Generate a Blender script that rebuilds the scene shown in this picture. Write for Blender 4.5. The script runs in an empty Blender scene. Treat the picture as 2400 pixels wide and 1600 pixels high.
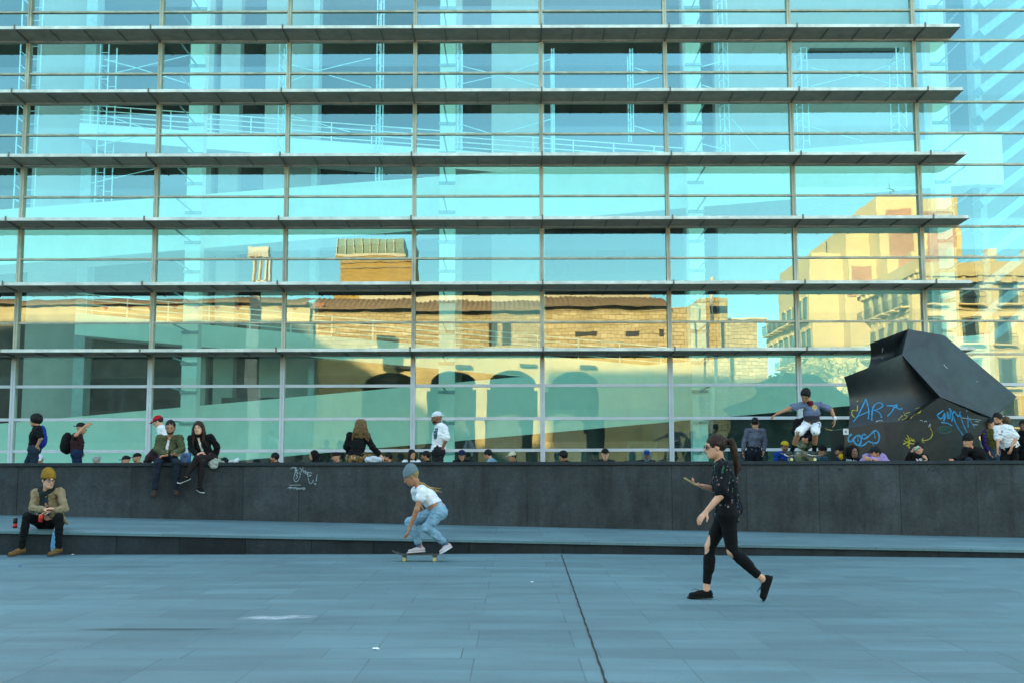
import bpy, bmesh, math, random
import numpy as np
from mathutils import Vector, Matrix
from mathutils.bvhtree import BVHTree
R = math.radians
random.seed(4); rng = np.random.RandomState(4)
SC = bpy.context.scene
COL = SC.collection

# ------------------------------------------------------------------ camera
F = 2665.0                      # focal length for a picture 2400 wide
EYE = Vector((0, 0, 1.36))
PITCH = math.atan(290.0 / F)
ROLL = R(-0.14)
CM = Matrix.Rotation(R(90) + PITCH, 3, 'X') @ Matrix.Rotation(ROLL, 3, 'Z')
cam = bpy.data.cameras.new('camera'); co = bpy.data.objects.new('camera', cam)
COL.objects.link(co); co.matrix_world = Matrix.Translation(EYE) @ CM.to_4x4()
cam.lens = 36.0 * F / 2400; cam.sensor_width = 36; cam.clip_end = 1500; cam.clip_start = .1
SC.camera = co

def ray(px, py):
    return CM @ Vector(((px - 1200) / F, -(py - 800) / F, -1))
def atY(px, py, Y):
    d = ray(px, py); return EYE + d * (Y / d.y)
def atZ(px, py, z):
    d = ray(px, py); return EYE + d * ((z - EYE.z) / d.z)
YG = 30.0                       # the glass
def refl(px, py, L):            # a point standing L metres behind the camera, seen in the glass
    p = atY(px, py, 2 * YG + L); return Vector((p.x, -L, p.z))

# ------------------------------------------------------------------ tags
def tag(o, label=None, cat=None, group=None, kind=None):
    if label: o['label'] = label
    if cat: o['category'] = cat
    if group: o['group'] = group
    if kind: o['kind'] = kind
    return o
def empty(name, loc=(0, 0, 0), rz=0):
    o = bpy.data.objects.new(name, None); COL.objects.link(o)
    o.location = loc; o.rotation_euler.z = rz; o.empty_display_size = .2
    return o
def link(name, me, mats=(), parent=None, smooth=False, loc=None):
    for m in (mats if isinstance(mats, (list, tuple)) else [mats]): me.materials.append(m)
    o = bpy.data.objects.new(name, me); COL.objects.link(o)
    if parent: o.parent = parent
    if loc is not None: o.location = loc
    if smooth:
        me.polygons.foreach_set('use_smooth', [True] * len(me.polygons))
    return o

class MB:
    """collects geometry, world or local coordinates, builds one mesh object"""
    def __init__(s): s.v = []; s.f = []; s.mi = []; s.m = 0; s.g = []
    def add(s, vs, fs):
        s.g.append((list(vs), list(fs), s.m))
        o = len(s.v); s.v += [tuple(v) for v in vs]
        for f in fs: s.f.append(tuple(i + o for i in f)); s.mi.append(s.m)
    def box(s, x0, x1, y0, y1, z0, z1):
        vs = [(x, y, z) for x in (x0, x1) for y in (y0, y1) for z in (z0, z1)]
        s.add(vs, [(0, 1, 3, 2), (4, 6, 7, 5), (0, 4, 5, 1), (2, 3, 7, 6), (0, 2, 6, 4), (1, 5, 7, 3)])
    def bar(s, a, b, w, h=None, up=(0, 0, 1)):
        h = h or w; a = Vector(a); b = Vector(b); d = (b - a).normalized(); up = Vector(up)
        if abs(d.dot(up)) > .98: up = Vector((0, 1, 0))
        sx = d.cross(up).normalized(); sy = sx.cross(d).normalized()
        vs = []
        for p in (a, b):
            for q, r_ in ((-1, -1), (1, -1), (1, 1), (-1, 1)): vs.append(p + sx * q * w / 2 + sy * r_ * h / 2)
        s.add(vs, [(3, 2, 1, 0), (4, 5, 6, 7), (0, 1, 5, 4), (1, 2, 6, 5), (2, 3, 7, 6), (3, 0, 4, 7)])
    def tube(s, pts, r, n=8, cap=True):
        pts = [Vector(p) for p in pts]; rs = r if isinstance(r, (list, tuple)) else [r] * len(pts)
        rings = []; ref = None
        for i, p in enumerate(pts):
            d = (pts[min(i + 1, len(pts) - 1)] - pts[max(i - 1, 0)]).normalized()
            if ref is None: ref = Vector((0, 0, 1)) if abs(d.z) < .9 else Vector((1, 0, 0))
            a = (ref - d * ref.dot(d)).normalized(); b = d.cross(a); ref = a
            rings.append([p + (a * math.cos(2 * math.pi * k / n) + b * math.sin(2 * math.pi * k / n)) * rs[i] for k in range(n)])
        vs = [v for rg in rings for v in rg]; fs = []
        for i in range(len(pts) - 1):
            for k in range(n):
                fs.append((i * n + k, i * n + (k + 1) % n, (i + 1) * n + (k + 1) % n, (i + 1) * n + k))
        if cap: fs.append(tuple(range(n))[::-1]); fs.append(tuple((len(pts) - 1) * n + k for k in range(n)))
        s.add(vs, fs)
    def prism(s, poly, y0, y1):        # poly in (x, z)
        n = len(poly)
        vs = [(x, y0, z) for x, z in poly] + [(x, y1, z) for x, z in poly]
        s.add(vs, [tuple(range(n)), tuple(range(2 * n - 1, n - 1, -1))] + [(i, i + n, (i + 1) % n + n, (i + 1) % n) for i in range(n)])
    def lathe(s, prof, c, n=20, axis='z'):
        vs = []; fs = []
        for r_, h in prof:
            for k in range(n):
                a = 2 * math.pi * k / n
                if axis == 'z': vs.append((c[0] + r_ * math.cos(a), c[1] + r_ * math.sin(a), c[2] + h))
                elif axis == 'y': vs.append((c[0] + r_ * math.cos(a), c[1] + h, c[2] + r_ * math.sin(a)))
                else: vs.append((c[0] + h, c[1] + r_ * math.cos(a), c[2] + r_ * math.sin(a)))
        for i in range(len(prof) - 1):
            for k in range(n): fs.append((i * n + k, i * n + (k + 1) % n, (i + 1) * n + (k + 1) % n, (i + 1) * n + k))
        fs.append(tuple(range(n))[::-1]); fs.append(tuple((len(prof) - 1) * n + k for k in range(n)))
        s.add(vs, fs)
    def build(s, name, mats, parent=None, smooth=False, origin=None, bevel=0):
        me = bpy.data.meshes.new(name)
        o3 = Vector(origin) if origin is not None else Vector((0, 0, 0))
        me.from_pydata([tuple(Vector(v) - o3) for v in s.v], [], s.f)
        for i, p in enumerate(me.polygons): p.material_index = s.mi[i]
        me.validate(); me.update()
        bm = bmesh.new(); bm.from_mesh(me); bmesh.ops.recalc_face_normals(bm, faces=bm.faces); bm.to_mesh(me); bm.free()
        me.update()
        o = link(name, me, mats, parent, smooth, loc=(o3 if origin is not None and parent is None else None))
        if bevel:
            b = o.modifiers.new('bevel', 'BEVEL'); b.width = bevel; b.segments = 2; b.limit_method = 'ANGLE'
        return o

def each(mb, name, mats, parent, base, per=1, **k):
    """every shape of the collector becomes a part of its own"""
    for i in range(0, len(mb.g), per):
        m = MB()
        for vs, fs, mi in mb.g[i:i + per]: m.m = mi; m.add(vs, fs)
        c = sum((Vector(v) for v in m.v), Vector()) / len(m.v)
        o = m.build(name, mats, parent, **k)
        o.data.transform(Matrix.Translation(-c)); o.location = c - Vector(base)

# ------------------------------------------------------------------ materials
def newmat(name):
    m = bpy.data.materials.new(name); m.use_nodes = True; nt = m.node_tree
    return m, nt, nt.nodes, nt.links, nt.nodes['Principled BSDF']
def setp(b, col=None, rough=None, metal=None, spec=None):
    if col is not None: b.inputs['Base Color'].default_value = (*col, 1)
    if rough is not None: b.inputs['Roughness'].default_value = rough
    if metal is not None: b.inputs['Metallic'].default_value = metal
    if spec is not None: b.inputs['Specular IOR Level'].default_value = spec
def ramp(nt, src, stops):
    r_ = nt.nodes.new('ShaderNodeValToRGB'); e = r_.color_ramp.elements
    while len(e) > 1: e.remove(e[-1])
    e[0].position = stops[0][0]; e[0].color = (*stops[0][1], 1)
    for p, c in stops[1:]:
        x = e.new(p); x.color = (*c, 1)
    nt.links.new(src, r_.inputs['Fac']); return r_.outputs['Color']
def noise(nt, scale, detail=4, rough=.6, vec=None, stretch=None, coord='Object'):
    n = nt.nodes.new('ShaderNodeTexNoise'); n.inputs['Scale'].default_value = scale
    n.inputs['Detail'].default_value = detail; n.inputs['Roughness'].default_value = rough
    if vec is None:
        tc = nt.nodes.new('ShaderNodeTexCoord'); vec = tc.outputs[coord]
    if stretch:
        mp = nt.nodes.new('ShaderNodeMapping'); mp.inputs['Scale'].default_value = stretch
        nt.links.new(vec, mp.inputs['Vector']); vec = mp.outputs['Vector']
    nt.links.new(vec, n.inputs['Vector']); return n.outputs['Fac']
def mixc(nt, fac, a, b, mode='MIX'):
    m = nt.nodes.new('ShaderNodeMix'); m.data_type = 'RGBA'; m.blend_type = mode
    for s_, v in ((m.inputs[0], fac), (m.inputs[6], a), (m.inputs[7], b)):
        if isinstance(v, (int, float)): s_.default_value = v
        elif isinstance(v, tuple): s_.default_value = (*v, 1)
        else: nt.links.new(v, s_)
    return m.outputs[2]
def bump(nt, b, h, strength=.3, dist=.01):
    n = nt.nodes.new('ShaderNodeBump'); n.inputs['Strength'].default_value = strength
    n.inputs['Distance'].default_value = dist; nt.links.new(h, n.inputs['Height'])
    nt.links.new(n.outputs['Normal'], b.inputs['Normal'])
def plain(name, col, rough=.6, metal=0, var=.12, scale=6, spec=None, bmp=0, stretch=None):
    m, nt, N, Lk, b = newmat(name); setp(b, col, rough, metal, spec)
    f = noise(nt, scale, 5, .6, stretch=stretch)
    lo = tuple(c * (1 - var) for c in col); hi = tuple(min(1, c * (1 + var)) for c in col)
    Lk.new(ramp(nt, f, [(.3, lo), (.7, hi)]), b.inputs['Base Color'])
    if bmp: bump(nt, b, f, bmp, .02)
    return m
_cloth = {}
def cloth(col, rough=.85, var=.18, scale=9):
    col = tuple(c * .76 for c in col); k = (col, rough)
    if k not in _cloth:
        m, nt, N, Lk, b = newmat('cloth'); setp(b, col, rough, 0, .2)
        f = noise(nt, scale, 6, .65)
        lo = tuple(c * (1 - var) for c in col); hi = tuple(min(1, c * (1 + var)) for c in col)
        Lk.new(ramp(nt, f, [(.3, lo), (.7, hi)]), b.inputs['Base Color'])
        bump(nt, b, noise(nt, 60, 3, .6), .25, .004)
        _cloth[k] = m
    return _cloth[k]

# ------------------------------------------------------------------ world and sun
SUN_EL, SUN_AZ = R(18), R(-30)       # azimuth from +Y, towards -X: the sun stands behind the museum, to the left
w = bpy.data.worlds.new('World'); SC.world = w; w.use_nodes = True
nt = w.node_tree; sky = nt.nodes.new('ShaderNodeTexSky'); sky.sky_type = 'NISHITA'
sky.sun_disc = False; sky.sun_elevation = SUN_EL; sky.sun_rotation = SUN_AZ
sky.air_density = 1.0; sky.dust_density = .6; sky.ozone_density = 2.2
bg = nt.nodes['Background']; tn = nt.nodes.new('ShaderNodeMix'); tn.data_type = 'RGBA'; tn.blend_type = 'MULTIPLY'; tn.inputs[0].default_value = 1
wtc = nt.nodes.new('ShaderNodeTexCoord'); wsx = nt.nodes.new('ShaderNodeSeparateXYZ'); nt.links.new(wtc.outputs['Generated'], wsx.inputs[0])
wr = nt.nodes.new('ShaderNodeValToRGB'); we = wr.color_ramp.elements
we[0].position = .0; we[0].color = (.46, .74, .62, 1); we[1].position = .50; we[1].color = (1.42, 1.10, .80, 1)
e_ = we.new(.36); e_.color = (.52, .78, .65, 1)
nt.links.new(wsx.outputs['Z'], wr.inputs[0]); nt.links.new(wr.outputs[0], tn.inputs[7])
nt.links.new(sky.outputs[0], tn.inputs[6]); nt.links.new(tn.outputs[2], bg.inputs[0]); bg.inputs[1].default_value = .15
sd = Vector((math.sin(SUN_AZ) * math.cos(SUN_EL), math.cos(SUN_AZ) * math.cos(SUN_EL), math.sin(SUN_EL)))
sl = bpy.data.lights.new('sun', 'SUN'); sl.energy = 3.5; sl.angle = R(.5); sl.color = (1, .80, .50)
so = bpy.data.objects.new('sun', sl); COL.objects.link(so)
so.rotation_euler = sd.to_track_quat('Z', 'Y').to_euler(); so.location = (0, 60, 60)
SC.view_settings.view_transform = 'Standard'; SC.view_settings.look = 'None'
SC.view_settings.exposure = EXPO = 2.75; SC.view_settings.gamma = 1
cy = SC.cycles
cy.max_bounces = 10; cy.transparent_max_bounces = 16; cy.glossy_bounces = 5; cy.diffuse_bounces = 4
cy.sample_clamp_indirect = 6; cy.caustics_reflective = False; cy.caustics_refractive = False
try:
    cy.use_denoising = True; cy.denoiser = 'OPENIMAGEDENOISE'
except Exception: pass

# ------------------------------------------------------------------ the plaza
def zg(x, y=0):      # the ground falls gently to the right of the long joint
    return -.012 * max(0, x - .6)
# front face of the low step, wall face
YF = atZ(1200, 1296, 0).y
YW = YF + 2.95
def ground_mat():
    m, nt, N, Lk, b = newmat('paving_stone'); setp(b, (.2, .2, .2), .72, 0, .35)
    tc = N.new('ShaderNodeTexCoord')
    br = N.new('ShaderNodeTexBrick'); br.offset = .37; br.offset_frequency = 1; br.squash = 1.35; br.squash_frequency = 3
    br.inputs['Scale'].default_value = 1; br.inputs['Mortar Size'].default_value = .006
    br.inputs['Mortar Smooth'].default_value = .3; br.inputs['Bias'].default_value = 0
    br.inputs['Brick Width'].default_value = .74; br.inputs['Row Height'].default_value = .46
    br.inputs['Color1'].default_value = (.0, .0, .0, 1); br.inputs['Color2'].default_value = (1, 1, 1, 1)
    br.inputs['Mortar'].default_value = (.5, .5, .5, 1)
    Lk.new(tc.outputs['Object'], br.inputs['Vector'])
    slab = ramp(nt, br.outputs['Color'], [(0, (.096, .174, .192)), (1, (.120, .211, .232))])
    st = noise(nt, 1.0, 7, .65, stretch=(.5, 3.2, 1)); big = noise(nt, .22, 5, .6)
    fine = noise(nt, 90, 3, .7)
    c = mixc(nt, .5, slab, ramp(nt, st, [(.3, (.55, .55, .56)), (.7, (1.3, 1.32, 1.32))]), 'MULTIPLY')
    c = mixc(nt, .8, c, ramp(nt, big, [(.32, (.80, .80, .80)), (.68, (1.22, 1.22, 1.22))]), 'MULTIPLY')
    c = mixc(nt, .7, c, ramp(nt, fine, [(.3, (.80, .80, .80)), (.7, (1.18, 1.18, 1.18))]), 'MULTIPLY')
    sc_ = noise(nt, 2.6, 8, .8, stretch=(.35, 2.2, 1)); c = mixc(nt, 1, c, ramp(nt, sc_, [(.60, (0, 0, 0)), (.72, (.030, .036, .040))]), 'ADD')
    c = mixc(nt, 1, c, ramp(nt, noise(nt, 5.0, 6, .75), [(.28, (.80, .79, .78)), (.42, (1, 1, 1))]), 'MULTIPLY')
    # joints: faint in places, dark in others
    jf = N.new('ShaderNodeMath'); jf.operation = 'MULTIPLY'
    Lk.new(br.outputs['Fac'], jf.inputs[0])
    Lk.new(ramp(nt, noise(nt, .8, 3, .6), [(.34, (.06, .06, .06)), (.66, (.75, .75, .75))]), jf.inputs[1])
    c = mixc(nt, jf.outputs[0], c, (.030, .048, .058))
    # small dark spots of old chewing gum
    vo = N.new('ShaderNodeTexVoronoi'); vo.inputs['Scale'].default_value = 2.3; vo.feature = 'F1'
    Lk.new(tc.outputs['Object'], vo.inputs['Vector'])
    sp = ramp(nt, vo.outputs['Distance'], [(.0, (1, 1, 1)), (.035, (1, 1, 1)), (.05, (0, 0, 0))])
    c = mixc(nt, sp, c, mixc(nt, .5, c, (.09, .12, .13)))
    Lk.new(c, b.inputs['Base Color'])
    Lk.new(ramp(nt, st, [(.3, (.5, .5, .5)), (.7, (.8, .8, .8))]), b.inputs['Roughness'])
    bump(nt, b, fine, .25, .003)
    return m
GM = ground_mat()
bm = bmesh.new()
xs = [-400, -60, .6, 14, 60, 400]; ys = [-400, -60, 0, 20.2, 60, 400]
gv = [[bm.verts.new((x, y, zg(min(x, 14)))) for x in xs] for y in ys]
for j in range(5):
    for i in range(5): bm.faces.new((gv[j][i], gv[j][i + 1], gv[j + 1][i + 1], gv[j + 1][i]))
me = bpy.data.meshes.new('plaza'); bm.to_mesh(me); bm.free()
tag(link('plaza', me, GM), 'blue-grey stone slab paving of the open plaza', 'paving', kind='structure')

# the long dark expansion joint across the slabs (a filled channel 3 cm wide)
p0 = atZ(1316, 1299, 0); p1 = atZ(1424, 1610, 0)
mb = MB(); n = 60; vs = []
for i in range(n + 1):
    t = i / n; q = p0.lerp(p1, t) if i < n else p0.lerp(p1, 1.4)
    j = .004 * math.sin(i * 1.7) * (0.3 + t * .4); ww = .008 + .0025 * math.sin(i * 2.9)
    vs += [(q.x - ww + j, q.y, zg(q.x) + .004), (q.x + ww + j, q.y, zg(q.x) + .004)]
mb.add(vs, [(2 * i, 2 * i + 1, 2 * i + 3, 2 * i + 2) for i in range(n)])
tag(mb.build('expansion_joint', plain('joint_filler', (.012, .014, .014), .9)), 'long dark expansion joint running across the paving', 'joint', kind='structure')

# chalk mark (skate wax) where slabs meet, and small litter
cm_ = plain('chalk', (.5, .56, .58), .9, var=.3, scale=40)
def smear_mat():
    m, nt, N, Lk, b = newmat('chalk_smear'); setp(b, (.72, .80, .84), .9)
    at = N.new('ShaderNodeAttribute'); at.attribute_name = 'fade'
    mt = N.new('ShaderNodeMath'); mt.operation = 'MULTIPLY'
    Lk.new(at.outputs['Fac'], mt.inputs[0]); Lk.new(ramp(nt, noise(nt, 7, 6, .75, stretch=(1, 3, 1)), [(.36, (0, 0, 0)), (.70, (.9, .9, .9))]), mt.inputs[1])
    Lk.new(mt.outputs[0], b.inputs['Alpha']); return m
def smear(name, label, pts, w, mat, kind='structure'):
    bm = bmesh.new(); lay = bm.verts.layers.float.new('fade'); rows = []
    for i, (px, py) in enumerate(pts):
        q = atZ(px, py, 0); r_ = []
        for k, f in ((-1, 0), (-.4, 1), (.4, 1), (1, 0)):
            v = bm.verts.new((q.x, q.y + k * w, zg(q.x) + .004)); v[lay] = f * (0 if i in (0, len(pts) - 1) else 1); r_.append(v)
        rows.append(r_)
    for i in range(len(rows) - 1):
        for k in range(3): bm.faces.new((rows[i][k], rows[i][k + 1], rows[i + 1][k + 1], rows[i + 1][k]))
    me = bpy.data.meshes.new(name); bm.to_mesh(me); bm.free()
    return tag(link(name, me, mat), label, 'mark', kind=kind)
SM = smear_mat()
smear('chalk_mark', 'white chalky smear on the paving in front of the skater', [(560, 1448), (600, 1447), (650, 1448), (690, 1445), (745, 1448)], .16, SM)
smear('chalk_line', 'thin white chalk streak crossing the smear', [(618, 1480), (640, 1468), (672, 1448), (690, 1438), (712, 1424)], .07, SM)
m2, nt2, N2, L2, b2 = newmat('oil_stain'); setp(b2, (.03, .045, .045), .6)
at = N2.new('ShaderNodeAttribute'); at.attribute_name = 'fade'
mt = N2.new('ShaderNodeMath'); mt.operation = 'MULTIPLY'; mt.inputs[1].default_value = .4
L2.new(at.outputs['Fac'], mt.inputs[0]); L2.new(mt.outputs[0], b2.inputs['Alpha'])
smear('dark_stain', 'dark narrow stain along a paving joint', [(180, 1474), (255, 1474), (330, 1474), (440, 1474), (560, 1474)], .07, m2)
for k, (px, py, s_, lb) in enumerate([(882, 1521, .024, 'small white scrap of paper on the paving nearest the camera'), (170, 1299, .02, 'small white scrap on the paving by the brown shoes'),
                                      (47, 1326, .02, 'tiny blue bottle cap on the paving at far left'), (1246, 1364, .02, 'tiny white scrap on the paving right of the skateboard')]):
    q = atZ(px, py, 0); mb = MB(); n = 7
    vs = [(q.x + s_ * (1 + .4 * math.sin(5 * a + k)) * math.cos(2 * math.pi * a / n), q.y + s_ * 1.3 * math.sin(2 * math.pi * a / n), zg(q.x) + .004 + .006 * (a % 2)) for a in range(n)]
    vs2 = [(x, y, z + .003) for x, y, z in vs]
    mb.add(vs + vs2, [tuple(range(n)), tuple(range(n, 2 * n))] + [(i, (i + 1) % n, (i + 1) % n + n, i + n) for i in range(n)])
    tag(mb.build('bottle_cap' if k == 2 else 'paper_scrap', plain('scrap', (.05, .15, .5) if k == 2 else (.8, .82, .85), .7), origin=q), lb, 'litter')

# ------------------------------------------------------------------ the low step and the wall
def stone(name, lo, hi, rough=.8, sx=1, stain=.5, seam=None):
    m, nt, N, Lk, b = newmat(name); setp(b, lo, rough, 0, .3)
    f = noise(nt, 26, 6, .75); st = noise(nt, 1.3, 6, .7, stretch=(1.6, 1, .5))
    c = ramp(nt, f, [(.3, lo), (.7, hi)])
    c = mixc(nt, stain, c, ramp(nt, st, [(.30, (.45, .43, .42)), (.5, (1, 1, 1)), (.72, (1.3, 1.33, 1.35))]), 'MULTIPLY')
    drip = noise(nt, 3.4, 5, .7, stretch=(3, 1, .12))
    c = mixc(nt, stain * .7, c, ramp(nt, drip, [(.32, (.76, .75, .74)), (.58, (1.04, 1.05, 1.05))]), 'MULTIPLY')
    bl = noise(nt, 1.1, 7, .72); c = mixc(nt, stain, c, ramp(nt, bl, [(.36, (.60, .58, .56)), (.5, (1, 1, 1)), (.64, (1.42, 1.44, 1.46))]), 'MULTIPLY')
    oi = N.new('ShaderNodeObjectInfo'); c = mixc(nt, 1, c, ramp(nt, oi.outputs['Random'], [(0, (.84, .84, .84)), (1, (1.16, 1.16, 1.16))]), 'MULTIPLY')
    speck = noise(nt, 120, 2, .5)
    c = mixc(nt, 1, c, ramp(nt, speck, [(.62, (0, 0, 0)), (.8, (.05, .055, .06))]), 'ADD')
    Lk.new(c, b.inputs['Base Color']); bump(nt, b, f, .35, .006)
    return m
WALLM = stone('wall_granite', (.028, .033, .035), (.050, .057, .060), stain=.75)
STEPF = stone('step_granite', (.014, .019, .022), (.026, .034, .039), stain=.75)
COPM = stone('coping_granite', (.019, .025, .029), (.032, .041, .047), stain=.4)
ZW = atY(1240, 1081, YW).z                 # wall top
def ztop_front(x):                          # step: top at its front edge, falling to the right
    a = atY(0, 1238, YF); b_ = atY(2400, 1283, YF); t = (x - a.x) / (b_.x - a.x); return a.z + (b_.z - a.z) * t
def ztop_back(x):
    a = atY(0, 1206, YW); b_ = atY(2400, 1259, YW); t = (x - a.x) / (b_.x - a.x); return a.z + (b_.z - a.z) * t
XL, XR = -16.0, 13.0
# seams between the facing slabs of the step front and of the wall
seamF = [-15 + i * 1.0 for i in range(0)] + [atY(px, 1270, YF).x for px in (-160, 272, 420, 575, 730, 875, 1100, 1318, 1462, 1615, 1905, 2200, 2340)]
step = empty('stone_step', (0, YF, 0)); tag(step, 'long low stone step with a blue-grey top along the foot of the wall', 'step')
edges = [XL] + seamF + [XR]
for i in range(len(edges) - 1):
    a, b_ = edges[i] + .003, edges[i + 1] - .003; mb = MB()
    za, zb = ztop_front(a) - .075, ztop_front(b_) - .075
    dy = .004 * ((i * 7) % 3)
    mb.add([(a, YF + dy, zg(a) - .05), (b_, YF + dy, zg(b_) - .05), (b_, YF + dy, zb), (a, YF + dy, za), (a, YF + .1, zg(a) - .05), (b_, YF + .1, zg(b_) - .05), (b_, YF + .1, zb), (a, YF + .1, za)],
           [(0, 1, 2, 3), (7, 6, 5, 4), (0, 4, 5, 1), (1, 5, 6, 2), (2, 6, 7, 3), (3, 7, 4, 0)])
    mb.build('facing_slab', STEPF if i % 3 else stone('step_granite_dark', (.009, .013, .016), (.018, .024, .028), stain=.7), step, origin=None).location = (0, -YF, 0)
mb = MB(); N_ = 120; vs = []
for i in range(N_ + 1):
    x = XL + (XR - XL) * i / N_; ch = .012 + .010 * random.random() ** 3
    zf = ztop_front(x); zb = ztop_back(x)
    vs += [(x, YF + .02, zf - .075), (x, YF - .035, zf - .07), (x, YF - .035, zf - .03), (x, YF - .005 + ch, zf - .004), (x, YF + .06, zf), (x, YW + .05, zb), (x, YW + .05, -.3)]
fs = []
for i in range(N_):
    for k in range(6): fs.append((i * 7 + k, i * 7 + k + 1, (i + 1) * 7 + k + 1, (i + 1) * 7 + k))
mb.add(vs, fs)
tp = mb.build('step_top', GM, step, origin=None); tp.location = (0, -YF, 0)

wall = empty('retaining_wall', (0, YW, 0)); tag(wall, 'long dark grey granite wall with a projecting coping, behind the step', 'wall')
sw = [XL, atY(40, 1150, YW).x, atY(306, 1150, YW).x, atY(570, 1150, YW).x, atY(700, 1150, YW).x, atY(1235, 1150, YW).x, atY(1575, 1150, YW).x, atY(1750, 1150, YW).x, atY(1920, 1150, YW).x, atY(2110, 1150, YW).x, atY(2290, 1150, YW).x, XR]
zm = atY(1200, 1137, YW).z
for i in range(len(sw) - 1):
    a, b_ = sw[i] + .003, sw[i + 1] - .003; mb = MB(); dy = .003 * ((i * 5) % 3)
    za, zb = ztop_back(a) - .02, ztop_back(b_) - .02
    mb.add([(a, YW + dy, za), (b_, YW + dy, zb), (b_, YW + dy, zm - .003), (a, YW + dy, zm - .003), (a, YW + .2, za), (b_, YW + .2, zb), (b_, YW + .2, zm - .003), (a, YW + .2, zm - .003)],
           [(0, 1, 2, 3), (7, 6, 5, 4), (0, 4, 5, 1), (1, 5, 6, 2), (2, 6, 7, 3), (3, 7, 4, 0)])
    mb.box(a, b_, YW + .004 + dy, YW + .2, zm, ZW - .072)
    mb.build('facing_slab', WALLM, wall).location = (0, -YW, 0)
mb = MB(); mb.box(XL, XR, YW + .02, YW + .5, .05, ZW - .0625); mb.build('core', plain('core', (.01, .012, .013), .95), wall).location = (0, -YW, 0)
cx = XL
while cx < XR:
    x2 = min(cx + 1.8 + random.random() * .5, XR); mb = MB(); mb.box(cx + .002, x2 - .002, YW - .03, YW + .62, ZW - .062, ZW)
    o = mb.build('coping_slab', COPM, wall, bevel=.006); o.location = (0, -YW, 0); cx = x2
ZT = ZW - .80                                # terrace floor behind the wall
mb = MB(); mb.box(-60, 60, YW + .5, YG + 25, ZT - .3, ZT)
mb.box(-60, 60, 28.0, 29.7, ZT, ZT + .24)
o = mb.build('terrace_paving', plain('terrace_stone', (.12, .14, .14), .6, var=.2, scale=3))
tag(o, 'raised stone terrace between the wall and the museum', 'paving', kind='structure')
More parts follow.
